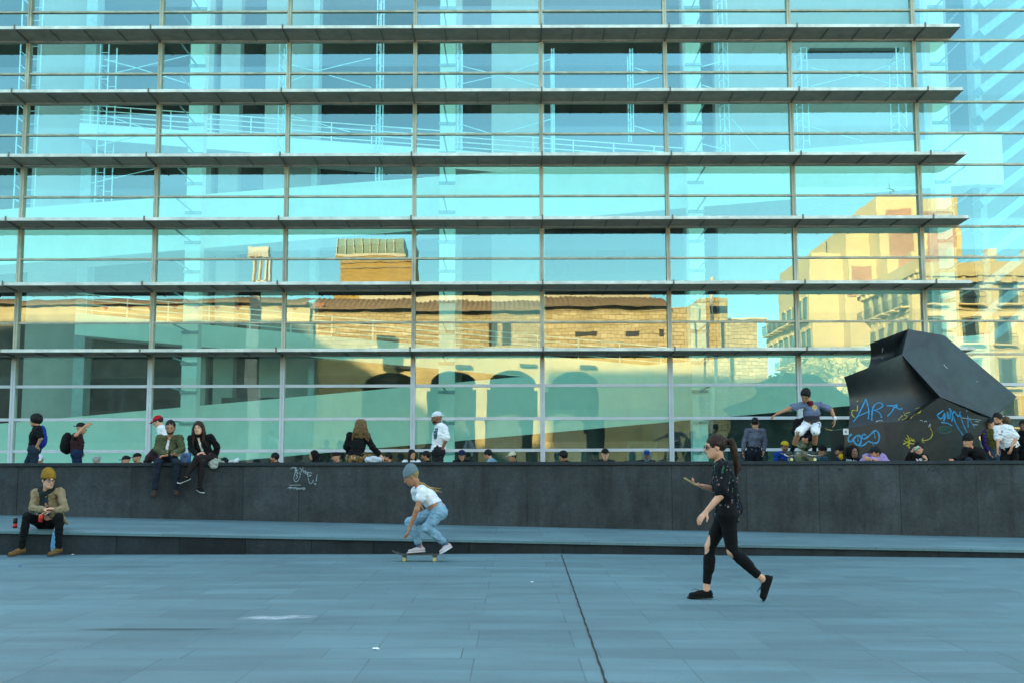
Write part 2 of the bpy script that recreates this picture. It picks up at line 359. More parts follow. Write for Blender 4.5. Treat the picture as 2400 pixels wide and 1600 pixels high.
# ------------------------------------------------------------------ museum
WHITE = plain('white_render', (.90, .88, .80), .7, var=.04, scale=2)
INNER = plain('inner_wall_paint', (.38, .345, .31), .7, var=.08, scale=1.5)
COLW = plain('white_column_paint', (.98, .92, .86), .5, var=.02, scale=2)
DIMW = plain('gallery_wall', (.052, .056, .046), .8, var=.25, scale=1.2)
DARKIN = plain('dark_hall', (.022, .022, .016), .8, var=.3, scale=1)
ALU = plain('beige_aluminium', (.44, .39, .30), .5, .1, var=.3, scale=3, stretch=(1, 1, .5))  # patchy beige metal for the upper mullions and transoms
WALU = plain('white_aluminium', (.53, .53, .56), .45, .1, var=.1, scale=3)
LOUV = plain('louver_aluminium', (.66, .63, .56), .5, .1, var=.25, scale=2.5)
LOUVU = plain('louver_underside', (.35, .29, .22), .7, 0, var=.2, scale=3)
def glass_mat(name, refl_=.15, wav=1.0):
    m, nt, N, Lk, b = newmat(name); N.remove(b); out = N['Material Output']
    tr = N.new('ShaderNodeBsdfTransparent'); tr.inputs[0].default_value = (.66, 1.0, .93, 1)
    gl = N.new('ShaderNodeBsdfGlossy'); gl.inputs[0].default_value = (.86, 1.0, 1.0, 1); gl.inputs['Roughness'].default_value = 0
    fr = N.new('ShaderNodeFresnel'); fr.inputs['IOR'].default_value = 1.5
    ad = N.new('ShaderNodeMath'); ad.operation = 'ADD'; ad.use_clamp = True; ad.inputs[1].default_value = refl_
    mx = N.new('ShaderNodeMixShader')
    geo = N.new('ShaderNodeNewGeometry')
    bp = N.new('ShaderNodeBump'); bp.inputs['Strength'].default_value = .5; bp.inputs['Distance'].default_value = .0022 * wav
    f = noise(nt, .75, 2, .4, stretch=(1, 1, 1.7)); Lk.new(f, bp.inputs['Height'])
    Lk.new(bp.outputs[0], gl.inputs['Normal'])
    # every pane comes from another batch: slightly different coating
    tc = N.new('ShaderNodeTexCoord'); sx = N.new('ShaderNodeSeparateXYZ'); Lk.new(tc.outputs['Object'], sx.inputs[0])
    q1 = N.new('ShaderNodeMath'); q1.operation = 'MULTIPLY_ADD'; q1.inputs[1].default_value = 1 / .8486; q1.inputs[2].default_value = -(1.76 - ZT) / .8486 + 20.0; Lk.new(sx.outputs['Z'], q1.inputs[0])
    q2 = N.new('ShaderNodeMath'); q2.operation = 'FLOOR'; Lk.new(q1.outputs[0], q2.inputs[0])
    oi = N.new('ShaderNodeObjectInfo'); q3 = N.new('ShaderNodeMath'); q3.operation = 'MULTIPLY_ADD'; q3.inputs[1].default_value = 37.7; Lk.new(oi.outputs['Random'], q3.inputs[0]); Lk.new(q2.outputs[0], q3.inputs[2])
    wn = N.new('ShaderNodeTexWhiteNoise'); wn.noise_dimensions = '1D'; Lk.new(q3.outputs[0], wn.inputs['W'])
    q4 = N.new('ShaderNodeMath'); q4.operation = 'MULTIPLY_ADD'; q4.inputs[1].default_value = .07; q4.inputs[2].default_value = refl_ - .03; Lk.new(wn.outputs['Value'], q4.inputs[0]); Lk.new(q4.outputs[0], ad.inputs[1])
    Lk.new(fr.outputs[0], ad.inputs[0]); Lk.new(ad.outputs[0], mx.inputs[0])
    Lk.new(tr.outputs[0], mx.inputs[1]); Lk.new(gl.outputs[0], mx.inputs[2])
    # grime and dried drips on the panes
    df = N.new('ShaderNodeBsdfDiffuse'); df.inputs[0].default_value = (.55, .72, .68, 1)
    mx2 = N.new('ShaderNodeMixShader'); Lk.new(mx.outputs[0], mx2.inputs[1]); Lk.new(df.outputs[0], mx2.inputs[2])
    Lk.new(ramp(nt, noise(nt, .9, 7, .7, stretch=(1.5, 1, .6)), [(.45, (.01, .01, .01)), (.8, (.09, .09, .09))]), mx2.inputs[0])
    Lk.new(mx2.outputs[0], out.inputs[0])
    return m
GLASS = glass_mat('tinted_facade_glass')
GLASSD = glass_mat('tinted_facade_glass_dirty', .11, 1.8)

mus = empty('museum', (0, YG, ZT)); tag(mus, 'large modern museum with a glass curtain wall, metal sun louvers and white ramps inside', 'building')
MB0 = (0, YG, ZT)
def part(mb, name, mats, parent=mus, **k):
    o = mb.build(name, mats, parent, **k); o.location = -Vector((0, YG, ZT)) if parent is mus else Vector((0, 0, 0)); return o
mull_px = [-262, 52, 366, 671, 971, 1269, 1564, 1860, 2156, 2455, 2755]
MX = [atY(p, 500, YG).x for p in mull_px]
rowpx = [(33.4, 0), (103.3, 1), (176.3, 0), (246, 1), (318, 0), (391, 1), (462, 0), (535, 1), (607, 0), (681.5, 1), (755.5, 0), (832, 1), (903, 0), (980, 0), (1054, 0)]
RZ = [(atY(1269, p - 5 * max(0, (980 - p) / 880) ** 2, YG).z, l) for p, l in rowpx]
print('row z', [round(z, 2) for z, l in RZ])
dz = (RZ[0][0] - RZ[-1][0]) / (len(RZ) - 1)
allz = [(RZ[0][0] + dz * 3, 1), (RZ[0][0] + dz * 2, 0), (RZ[0][0] + dz, 1)] + RZ + [(ZT + .02, 0)]
ZTOP = allz[0][0]
# glass: one panel column per bay, every pane leans a hair differently
for b_ in range(len(MX) - 1):
    mb = MB()
    for r_ in range(len(allz) - 1):
        z1, z0 = allz[r_][0], allz[r_ + 1][0]; x0, x1 = MX[b_], MX[b_ + 1]
        t1, t2 = rng.normal(0, .0016), rng.normal(0, .0014)
        bow = rng.uniform(-.0022, .0022)
        nx, nz = 8, 3; vs = []
        for j in range(nz + 1):
            for i in range(nx + 1):
                u, v = i / nx - .5, j / nz - .5
                vs.append((x0 + (x1 - x0) * (u + .5), YG + t1 * (x1 - x0) * u + t2 * (z1 - z0) * v + bow * (u * u * 4 - 1), z0 + (z1 - z0) * (v + .5)))
        mb.m = 1 if ((b_, r_) in ((4, 8), (5, 8), (2, 10), (7, 3), (3, 3), (5, 3), (7, 8))) else 0
        mb.add(vs, [(j * (nx + 1) + i, j * (nx + 1) + i + 1, (j + 1) * (nx + 1) + i + 1, (j + 1) * (nx + 1) + i) for j in range(nz) for i in range(nx)])
    part(mb, 'glass_bay', [GLASS, GLASSD], smooth=True)
zl = [z for z, l in allz if l]
BRK = plain('bracket_steel', (.16, .145, .12), .6, .4)
for x in MX:
    mb = MB()
    mb.box(x - .052, x - .006, YG - .10, YG - .006, zl[-1] - .1, ZTOP + 1); mb.box(x + .006, x + .052, YG - .10, YG - .006, zl[-1] - .1, ZTOP + 1)
    mb.box(x - .012, x + .012, YG - .085, YG - .004, zl[-1] - .1, ZTOP + 1)
    mb.box(x - .04, x + .04, YG + .006, YG + .12, ZT, ZTOP + 1)
    part(mb, 'mullion', ALU)
    mb = MB(); mb.box(x - .06, x - .004, YG - .11, YG - .006, ZT, zl[-1] - .102); mb.box(x + .004, x + .06, YG - .11, YG - .006, ZT, zl[-1] - .102)
    mb.box(x - .03, x + .03, YG - .09, YG - .004, ZT, zl[-1] - .102)
    part(mb, 'lower_mullion', WALU)
for k, (z, l) in enumerate(allz[:-1]):
    low = z < zl[-1] - .05; h = .038 if low else .024
    mb = MB(); mb.box(MX[0], MX[-1], YG - (.075 if low else .06), YG - .003, z - h, z + h); mb.box(MX[0], MX[-1], YG + .006, YG + .06, z - .02, z + .02)
    part(mb, 'transom', WALU if low else ALU)
# sun louvers
XEND = atY(2223, 101, YG).x; XF = atY(2248, 75, YG - .8).x
for z in zl:
    mb = MB(); zb = z + .01
    D = .82; y0, y1 = YG - .115 - D, YG - .115
    xe0, xe1 = XF + (0), XEND
    mb.m = 0
    # blade: thin box with slanted right end
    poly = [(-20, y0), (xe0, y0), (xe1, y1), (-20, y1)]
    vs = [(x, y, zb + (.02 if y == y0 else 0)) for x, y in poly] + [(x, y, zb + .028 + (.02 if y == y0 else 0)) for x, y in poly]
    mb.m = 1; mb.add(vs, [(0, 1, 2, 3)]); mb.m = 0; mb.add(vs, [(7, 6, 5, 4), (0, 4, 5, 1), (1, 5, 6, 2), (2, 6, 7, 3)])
    mb.box(-20, xe0 - .05, y0 - .025, y0, zb + .005, zb + .085)            # front lip
    mb.box(-20, xe1, y1, y1 + .02, zb - .02, zb + .03)                    # back rail
    mb.m = 2
    for i in range(len(MX) - 3):
        for q in (.25, .5, .75):
            x = MX[i] * (1 - q) + MX[i + 1] * q; mb.box(x - .012, x + .012, y0 + .01, y1 - .01, zb - .022, zb + .0)
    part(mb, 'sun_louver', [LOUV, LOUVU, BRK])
    for i, x in enumerate(MX[:-2]):
        mb = MB(); mb.bar((x, YG - .1, zb - .03), (x, y0 - .03, zb + .02), .035, .05); mb.box(x - .02, x + .02, y0 - .045, y0 - .027, zb - .01, zb + .12)
        part(mb, 'louver_bracket', BRK)

# ---- inside: columns, ramps, gallery wall
def colx(px, py, Y): return atY(px, py, Y).x
YC = 31.7
for (a, b_) in ((436, 471), (1030, 1066), (1614, 1649), (2196, 2231), (-150, -114)):
    x0, x1 = colx(a, 500, YC), colx(b_, 500, YC); mb = MB(); mb.box(x0, x1, YC, YC + .42, ZT, ZTOP + 1)
    o = part(mb, 'column', COLW)
    mb = MB()
    for z, l in allz[1:-1]:
        mb.box(x0 - .02, x1 + .02, YC - .05, YC - .003, z - .09, z - .01); mb.bar(((x0 + x1) / 2, YC, z - .05), ((x0 + x1) / 2, YG + .1, z - .02), .035)
    part(mb, 'column_bracket', plain('bracket_blue', (.35, .42, .45), .5))
YI = 36.0
ops = [(-400, -200), (-130, 84), (197, 478), (500, 517), (562, 622), (745, 1068), (1083, 1152), (1275, 1600), (1643, 1675), (2148, 2163), (2224, 2285)]
lastx = colx(-900, 200, YI); mb = MB(); zh = ZTOP + 1
for (a, b_) in ops:
    xa, xb = colx(a, 200, YI), colx(b_, 200, YI); mb.box(lastx, xa, YI, YI + .5, ZT, zh); lastx = xb
mb.box(lastx, colx(2900, 200, YI), YI, YI + .5, ZT, zh)
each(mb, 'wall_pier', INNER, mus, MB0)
mb = MB()
for z in (3.9, 7.2, 10.5, 13.8):       # gallery floors seen through the openings
    mb.box(-30, 30, YI + .6, 44, z, z + .35)
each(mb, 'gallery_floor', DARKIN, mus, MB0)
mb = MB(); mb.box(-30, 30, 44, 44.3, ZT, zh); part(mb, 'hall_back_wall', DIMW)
mb = MB()
for k in range(26):
    x = -19 + k * 1.55 + (k * 37 % 5) * .2; zz = [.7, 4.3, 7.6, 10.9][k % 4]
    mb.box(x, x + .55 + .3 * (k % 3), 43.9, 43.99, zz + .1, zz + 2.1)
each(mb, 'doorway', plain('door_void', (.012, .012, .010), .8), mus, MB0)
# floor bands / shadow pier edges on the inner wall
mb = MB()
for (a, b_) in ((197, 222), (733, 747), (2163, 2192), (2285, 2300)):
    xa, xb = colx(a, 200, YI - .6), colx(b_, 200, YI - .6); mb.box(xa, xb, YI - .6, YI - .002, ZT, zh)
each(mb, 'pier', plain('pier_grey', (.45, .50, .50), .7), mus, MB0)

def ramp_line(p, Y):                     # two points in the picture -> line z(x) at depth Y
    a = atY(*p[0], Y); b_ = atY(*p[1], Y); s_ = (b_.z - a.z) / (b_.x - a.x); return lambda x: a.z + s_ * (x - a.x)
def ramp_(top, bot, Y, x0, x1, rails=True):
    zt, zb = ramp_line(top, Y), ramp_line(bot, Y)
    mb = MB()
    mb.prism([(x0, zb(x0)), (x1, zb(x1)), (x1, zt(x1)), (x0, zt(x0))], Y, Y + .14)
    mb.prism([(x0, zb(x0) + .03), (x1, zb(x1) + .03), (x1, zb(x1) + .28), (x0, zb(x0) + .28)], Y + .142, Y + 1.5)
    rp = part(mb, 'ramp', WHITE)
    mb = MB()
    if rails:
        for k in range(4): mb.tube([(x0, Y + .07, zt(x0) + .12 + .16 * k), (x1, Y + .07, zt(x1) + .12 + .16 * k)], .018, 6)
        x = x0 + .3
        while x < x1: mb.tube([(x, Y + .07, zt(x)), (x, Y + .07, zt(x) + .62)], .02, 6); x += 1.25
        o = mb.build('railing', WHITE, rp)
    return zt, zb
XA, XB = -18, colx(2290, 500, 33)
A = ramp_([(186, 975), (930, 908)], [(560, 1078), (2000, 949)], 32.6, -18, XB, False)
C = ramp_([(0, 492), (1240, 398)], [(0, 622), (2144, 444)], 32.6, -18, XB, False)
Bz = ramp_([(195, 735), (965, 805)], [(189, 786), (965, 858)], 34.3, colx(186, 500, 34.3), XB)
Dz = ramp_([(207, 290), (965, 345)], [(207, 327), (965, 388)], 34.3, colx(186, 300, 34.3), colx(1600, 300, 34.3))
mb = MB(); mb.box(-30, 30, YG + .15, YI - .01, ZT + .01, ZT + .06); part(mb, 'hall_bounce_floor', plain('pale_bounce_stone', (.80, .82, .78), .35, var=.06, scale=3))  # unseen pale floor slab added to bounce light into the hall
# dark sheet stands for the shade in the void under the lowest ramp
mb = MB(); mb.box(colx(520, 1060, 34.2), 22, 34.0, 34.2, ZT, 3.4); part(mb, 'ramp_void_shade', DARKIN)
mb = MB()
for k in range(8): x = -5 + k * 2.1; mb.box(x, x + .9, 33.93, 33.99, ZT + .1, ZT + 1.2 + .25 * (k % 3))
each(mb, 'display_panel', plain('panel_grey', (.08, .09, .075), .8, var=.5, scale=5), mus, MB0)
# sloping beams of the stair hall at the right
mb = MB()
for k in range(13):
    a = atY(2292, 20 + k * 66, 35.2); b_ = atY(2292 + 330, 20 + k * 66 - 255, 35.2)
    mb.bar(a, b_, .26, .62, up=(0, 1, 0))
each(mb, 'sloping_beam', plain('beam_blue_grey', (.30, .42, .48), .6), mus, MB0)
mb = MB()
a = atY(1988, 325, 33.6)
mb.box(atY(2195, 340, 34).x, atY(2335, 340, 34).x, 33.6, 34, atY(2195, 441, 34).z, atY(2195, 325, 34).z); part(mb, 'white_panel', WHITE)
# shell: side walls, rear block shading the plaza, unseen volumes added to cast shadow
mb = MB()
mb.box(-32, -30.2, YG + .3, 45.9, ZT, 15.5); mb.box(30.2, 32, YG + .3, 45.9, ZT, 15.5)
mb.box(-21, 80, 46, 60, ZT, 28.4); mb.box(-37, -21.01, 46, 60, ZT, 33.6); mb.box(-48.9, -37.01, 46, 60, ZT, 28.4)  # unseen heights stepped to shape the shadow on the mirrored convent
mb.box(-200, -49, 36, 60, ZT, 33.2)  # unseen taller wing added to shade the convent's left range
each(mb, 'shell_shadow_block', WHITE, mus, MB0)
mb = MB()
for i in range(33): x = -30 + i * 1.875; mb.box(x - .06, x + .06, YG + .1, YI, ZTOP + 1.0, ZTOP + 1.3)
each(mb, 'skylight_beam', WHITE, mus, MB0)
mb = MB(); mb.box(-30, 30, YI + .5, 45.9, ZTOP + 1.02, ZTOP + 1.3); part(mb, 'gallery_roof', WHITE)

# ---- scaffolding inside the hall: light tube towers joined by braces
SCM = plain('scaffold_tube', (.55, .62, .66), .4, .6)
def scaffold(px, ybot, ytop, wpx, label, brace=None, Y=33.9, stair=False):
    a = atY(px, ybot, Y); b_ = atY(px, ytop, Y); wx = wpx / 78.0
    root = empty('scaffold_tower', a); tag(root, label, 'scaffold', 'scaffold towers inside the museum')
    H = b_.z - a.z
    for sx in (-wx / 2, wx / 2):
        for yy in (0, .7):
            mb = MB(); mb.tube([(sx, yy, 0), (sx, yy, H)], .024, 8); mb.build('upright', SCM, root)
    mb = MB(); z = .15
    while z < H: mb.tube([(-wx / 2, 0, z), (wx / 2, 0, z - (.28 if stair else 0))], .016, 6); mb.tube([(-wx / 2, .7, z), (wx / 2, .7, z)], .016, 6); mb.tube([(-wx / 2, 0, z), (-wx / 2, .7, z)], .016, 6); z += .42
    mb.build('rung', SCM, root)
    if brace:
        mb = MB()
        for (x0, y0_, x1, y1_) in brace:
            p = atY(x0, y0_, Y) - a; q = atY(x1, y1_, Y) - a; mb.tube([p, q], .017, 6)
        mb.build('brace', SCM, root)
scaffold(42, 540, -60, 26, 'scaffold tower at the far left edge of the museum hall', stair=True)
scaffold(232, 480, 95, 20, 'scaffold tower behind the second bay with crossed braces to its right', [(243, 140, 320, 160), (320, 160, 443, 130), (225, 182, 320, 160), (320, 160, 443, 198), (243, 270, 360, 308), (240, 340, 330, 318), (215, 430, 370, 395)])
scaffold(658, 380, 95, 16, 'scaffold tower with stair rungs just left of the third mullion', [(672, 150, 740, 168), (740, 168, 870, 137), (672, 195, 740, 168), (740, 168, 870, 206), (672, 270, 820, 310)], stair=True)
scaffold(885, 430, -60, 9, 'slim scaffold tower behind the fourth bay', [(890, 325, 912, 370)])
scaffold(1076, 350, 100, 9, 'scaffold tower beside the second white column', [(1080, 155, 1180, 180), (1180, 175, 1290, 140), (1080, 198, 1180, 175), (1180, 180, 1292, 212), (1080, 292, 1150, 314), (1170, 315, 1292, 280)])
scaffold(1297, 380, 115, 5, 'single scaffold mast at the left of the middle bay')
scaffold(1482, 318, 115, 6, 'scaffold mast at the right of the middle bay', [(1487, 160, 1545, 176), (1487, 200, 1545, 182), (1487, 296, 1560, 318)])
scaffold(1705, 370, -40, 11, 'scaffold tower right of the third white column', [(1645, 157, 1700, 143), (1645, 200, 1700, 217), (1715, 280, 1778, 352), (1645, 338, 1700, 352)], stair=True)
scaffold(1890, 342, 112, 14, 'scaffold tower at the left of the last louvered bay', [(1900, 160, 2010, 180), (1900, 203, 2010, 176), (2010, 180, 2118, 140), (2010, 176, 2118, 206), (1900, 298, 2022, 332)])
scaffold(2116, 300, 112, 18, 'scaffold tower with stair rungs at the right of the last louvered bay', stair=True)
mb = MB(); a = atY(1898, 117, 33.9); b_ = atY(2108, 117, 33.9); mb.box(a.x, b_.x, 33.9, 34.6, a.z - .04, a.z + .05)
tag(mb.build('scaffold_deck', plain('deck', (.05, .06, .06), .7), origin=(a.x, 33.9, a.z)), 'dark scaffold deck between two towers in the last louvered bay', 'scaffold deck')

# faint year painted on the back wall of the middle bay
mb = MB()
def glyph(pts): mb.tube([atY(x, y, 43.93) for x, y in pts], .035, 6)
glyph([(1302 + 9 * math.cos(a), 624 + 9 * math.sin(a)) for a in np.linspace(0, 2 * math.pi, 14)]); glyph([(1311, 624), (1310, 634), (1304, 643), (1296, 646)])
glyph([(1318, 622), (1320, 616), (1328, 614), (1334, 619), (1331, 627), (1318, 645), (1336, 645)])
part(mb, 'wall_number', plain('number_grey', (.16, .16, .15), .8))
# ------------------------------------------------------------------ what stands behind the camera and shows in the glass
def sandstone(name, lo, hi, bw=.5, bh=.28, mort=.02):
    m, nt, N, Lk, b = newmat(name); setp(b, lo, .85, 0, .2)
    tc = N.new('ShaderNodeTexCoord'); sx = N.new('ShaderNodeSeparateXYZ'); cx = N.new('ShaderNodeCombineXYZ')
    ad = N.new('ShaderNodeMath'); ad.operation = 'ADD'
    Lk.new(tc.outputs['Object'], sx.inputs[0]); Lk.new(sx.outputs[0], ad.inputs[0]); Lk.new(sx.outputs[1], ad.inputs[1])
    Lk.new(ad.outputs[0], cx.inputs[0]); Lk.new(sx.outputs[2], cx.inputs[1])
    br = N.new('ShaderNodeTexBrick'); br.inputs['Scale'].default_value = 1; br.inputs['Brick Width'].default_value = bw
    br.inputs['Row Height'].default_value = bh; br.inputs['Mortar Size'].default_value = mort
    br.inputs['Color1'].default_value = (*lo, 1); br.inputs['Color2'].default_value = (*hi, 1); br.inputs['Mortar'].default_value = (*[c * .45 for c in lo], 1)
    Lk.new(cx.outputs[0], br.inputs['Vector'])
    c = mixc(nt, .6, br.outputs['Color'], ramp(nt, noise(nt, .8, 6, .7), [(.3, (.6, .58, .52)), (.7, (1.2, 1.2, 1.2))]), 'MULTIPLY')
    Lk.new(c, b.inputs['Base Color']); return m
SAND = sandstone('sandstone', (.50, .36, .16), (.66, .50, .26))
SANDP = plain('smooth_sandstone', (.60, .43, .17), .85, var=.15, scale=1.2)
PALE = plain('pale_plaster', (.64, .56, .38), .85, var=.1, scale=1)
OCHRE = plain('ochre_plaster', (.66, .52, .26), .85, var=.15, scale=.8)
CREAM = plain('cream_plaster', (.66, .50, .23), .85, var=.08, scale=.8)
BRICKR = sandstone('red_brick', (.50, .24, .13), (.60, .32, .18), .3, .1, .008)
TILE = plain('roof_tile', (.24, .16, .085), .8, var=.35, scale=5)
GREENM = plain('green_metal', (.16, .22, .15), .5, .2)
DARKW = plain('dark_window', (.03, .045, .05), .15, 0, var=.3, scale=2)
SHUT = plain('green_shutter', (.10, .17, .14), .6)
L0 = 22.0
conv = empty('convent', (0, -L0, 0)); tag(conv, 'old sandstone convent with tiled roof and arcade, mirrored in the museum glass', 'building')
def cpart(mb, name, mat, parent=conv, base=(0, -L0, 0), **k):
    o = mb.build(name, mat, parent, **k); o.location = -Vector(base); return o
rx = lambda px, py=900, L=L0: refl(px, py, L).x
rz = lambda px, py, L=L0: refl(px, py, L).z
# upper wall
zU = rz(1200, 722); zA = rz(1200, 868); zSp = rz(1200, 905)
x0, x1 = rx(740), rx(1640)
# arcade: wall with round-headed openings
piers = [(795, 846), (976, 1003), (1117, 1141), (1258, 1285), (1405, 1470)]
mb = MB(); y0, y1 = -L0, -L0 - .9
def strip(xa, xb, za_f, zb_f, n):
    for i in range(n):
        a = xa + (xb - xa) * i / n; b_ = xa + (xb - xa) * (i + 1) / n
        mb.add([(a, y0, za_f(a)), (b_, y0, za_f(b_)), (b_, y0, zb_f(b_)), (a, y0, zb_f(a)), (a, y1, za_f(a)), (b_, y1, za_f(b_)), (b_, y1, zb_f(b_)), (a, y1, zb_f(a))],
               [(0, 1, 2, 3), (7, 6, 5, 4), (0, 4, 5, 1)])
zTop = lambda x: zU
Zp = [(rx(a), rx(b_)) for a, b_ in piers]
for i, (a, b_) in enumerate(Zp):
    strip(a, b_, lambda x: zSp, zTop, 1)
    mb.box(a, b_, y1, y0, 0, zSp); mb.box(a - .25, b_ + .25, y1 + .01, y0 - .01, zSp - .35, zSp - .002) if b_ - a < 1.1 else None
    if i < len(Zp) - 1:
        c0, c1 = b_, Zp[i + 1][0]; cm = (c0 + c1) / 2; hw = (c1 - c0) / 2; rise = zA - zSp
        strip(c0, c1, lambda x: zSp - .25 + (rise + .1) * math.sqrt(max(0, 1 - ((x - cm) / hw) ** 2)), zTop, 16)
strip(x0 - 20, Zp[0][0], lambda x: 0, zTop, 1); strip(Zp[-1][1], x1, lambda x: 0, zTop, 1)
cpart(mb, 'arcade_wall', SANDP)
mb = MB(); mb.box(x0, x1 - .02, y0 - .06 + .12, y0 + .004, zA + 1.2, zU); cpart(mb, 'masonry_wall', SAND)
mb = MB(); mb.box(x0, x1, y1 - 6.5, y1 - 6.2, 0, zA + 1); mb.box(x0, x1, y1 - 6.2, y1 - .01, zA + .1, zA + .4); cpart(mb, 'cloister_back_wall', plain('arcade_shade_plaster', (.08, .10, .08), .9))  # shade inside the arcade is put into this dark plaster colour
mb = MB()
for a, b_ in ((1352, 1400), (1468, 1500), (1545, 1556)): mb.box(rx(a), rx(b_), y0 + .065, y0 + .075, rz(1200, 792), rz(1200, 779))
for a in (920, 1066, 1215, 1355): mb.box(rx(a), rx(a) + 1.1, y0 + .01, y0 + .35, rz(1200, 866), rz(1200, 858))
for a, b_ in ((1160, 1180), (1192, 1212)): mb.box(rx(a), rx(b_), y0 + .065, y0 + .075, rz(1200, 815), rz(1200, 755))
each(mb, 'vent_slot', plain('slot_dark', (.05, .045, .035), .9), conv, (0, -L0, 0))
# left range: shade painted into the lower wall, sunlit band left ochre; roof
zL = rz(400, 752); mb = MB(); mb.box(rx(-300), x0, y0 - 1, y0 + .3, 0, zL - .3); cpart(mb, 'left_range_wall', plain('shaded_plaster', (.16, .17, .13), .9, var=.3, scale=1))
mb = MB(); mb.box(rx(-300), x0, y0 - .98, y0 + .32, zL - .298, rz(400, 714)); cpart(mb, 'left_range_sun_band', OCHRE)
def tiled(name, xa, xb, ya, yb, za, zb):       # wavy clay tile slope
    mb = MB(); n = int((xb - xa) / .09); vs = []
    for i in range(n + 1):
        x = xa + (xb - xa) * i / n; w_ = .05 * math.cos(2 * math.pi * (x / .36))
        vs += [(x, ya, za + w_), (x, yb, zb + w_), (x, ya, za - .12)]
    fs = []
    for i in range(n): fs += [(3 * i, 3 * i + 3, 3 * i + 4, 3 * i + 1), (3 * i + 2, 3 * i + 5, 3 * i + 3, 3 * i)]
    mb.add(vs, fs); cpart(mb, name, TILE, smooth=True)
tiled('left_roof', rx(-300), rx(735), y0 + .7, y0 - 5, rz(400, 716), rz(400, 716) + 1.1)
tiled('main_roof', x0, rx(1570), y0 + .6, y0 - 3, zU, zU + 1.1)
mb = MB(); mb.box(x0 + 3, rx(1540), y0 - 6, y0 - 3, zA + .6, zU + 1.75); cpart(mb, 'upper_storey', PALE)
tiled('upper_roof', x0 + 3, rx(1545), y0 - 2.6, y0 - 6, zU + 1.75, zU + 2.6)
mb = MB()
for i in range(11):
    x = rx(240 + i * 52); mb.add([(x - .45, y0 + .33, rz(400, 716)), (x + .45, y0 + .33, rz(400, 716)), (x, y0 + .33, rz(400, 733)), (x - .45, y0 + .31, rz(400, 716)), (x + .45, y0 + .31, rz(400, 716)), (x, y0 + .31, rz(400, 733))], [(0, 1, 2), (5, 4, 3), (0, 3, 4, 1), (1, 4, 5, 2), (2, 5, 3, 0)])
each(mb, 'painted_triangle', plain('terracotta_paint', (.42, .18, .10), .8), conv, (0, -L0, 0))
# right range
mb = MB(); mb.box(x1, rx(1705), y0 - 6, y0 - .3, 0, rz(1700, 700)); mb.box(rx(1705), rx(1800), y0 - 7, y0 - 1.0, 0, rz(1750, 742)); each(mb, 'right_range_wall', SAND, conv, (0, -L0, 0))
mb = MB(); mb.box(rx(1705), rx(1800), y0 - .98, y0 - .9, rz(1750, 746), rz(1750, 742)); cpart(mb, 'parapet', PALE)
# tower
TL = 27.0
tw = empty('brick_tower', (rx(865, 600, TL), -TL, 0)); tag(tw, 'square golden brick tower with a green slatted top, mirrored above the convent roof', 'tower')
tb = (rx(865, 600, TL), -TL, 0)
xa, xb = rx(797, 600, TL), rx(942, 600, TL)
mb = MB(); mb.box(xa, xb + .9, -TL - 4, -TL, 0, rz(865, 592, TL)); cpart(mb, 'tower_wall', plain('amber_brick', (.46, .28, .065), .85, var=.2, scale=1.5, stretch=(1, 1, 5)), tw, tb)
mb = MB(); mb.box(xa + .1, xb + .8, -TL - 3.9, -TL - .1, rz(865, 592, TL), rz(865, 556, TL)); cpart(mb, 'belfry', GREENM, tw, tb)
mb = MB()
for i in range(8): x = xa + .1 + (xb - xa) * i / 7.2; mb.box(x, x + .055, -TL - .09, -TL + .02, rz(865, 595, TL), rz(865, 555, TL))
mb.box(xa, xb + .9, -TL - .08, -TL + .05, rz(865, 596, TL), rz(865, 590, TL)); each(mb, 'slat', PALE, tw, tb)
mb = MB(); mb.box(xa - .1, xb + 1, -TL - .02, -TL + .1, rz(865, 612, TL), rz(865, 608, TL)); mb.box(xa - .1, xb + 1, -TL - .02, -TL + .1, rz(865, 625, TL), rz(865, 622, TL)); each(mb, 'string_course', SAND, tw, tb)
# tall lantern post
LP = 10.0
b0 = refl(604, 880, LP); lp = empty('lantern_post', (b0.x, -LP, 0)); tag(lp, 'tall square lantern post of pale metal, mirrored in the second bay from the left', 'lamp')
PM = plain('pale_metal', (.78, .70, .52), .6)
zt = refl(604, 574, LP).z; mb = MB(); mb.box(-.35, .35, -.3, .3, zt - 2.4, zt - 3.0); mb.box(-.62, .05, -.25, .25, 0, zt - 2.9); mb.build('post', PM, lp)
mb = MB(); mb.box(-.62, .62, -.35, .35, zt - .65, zt); mb.build('cap', PM, lp)
mb = MB(); 
for x in (-.58, -.2, .2, .45): mb.box(x, x + .1, -.3, .3, zt - 2.45, zt - .64)
each(mb, 'lantern_frame', PM, lp, (0, 0, 0))
b1 = refl(1665, 700, 12); sp = empty('light_mast', (b1.x, -12, 0)); tag(sp, 'slim silver light mast, mirrored right of the convent roof', 'lamp')
zt = refl(1665, 655, 12).z
mb = MB(); mb.tube([(0, 0, 0), (0, 0, zt)], .11, 12); mb.build('mast', PM, sp, smooth=True)
mb = MB(); mb.box(-.1, .9, -.1, .1, refl(1665, 735, 12).z, refl(1665, 735, 12).z + .5); mb.build('lamp_head', plain('lamp_dark', (.05, .05, .05), .5), sp)

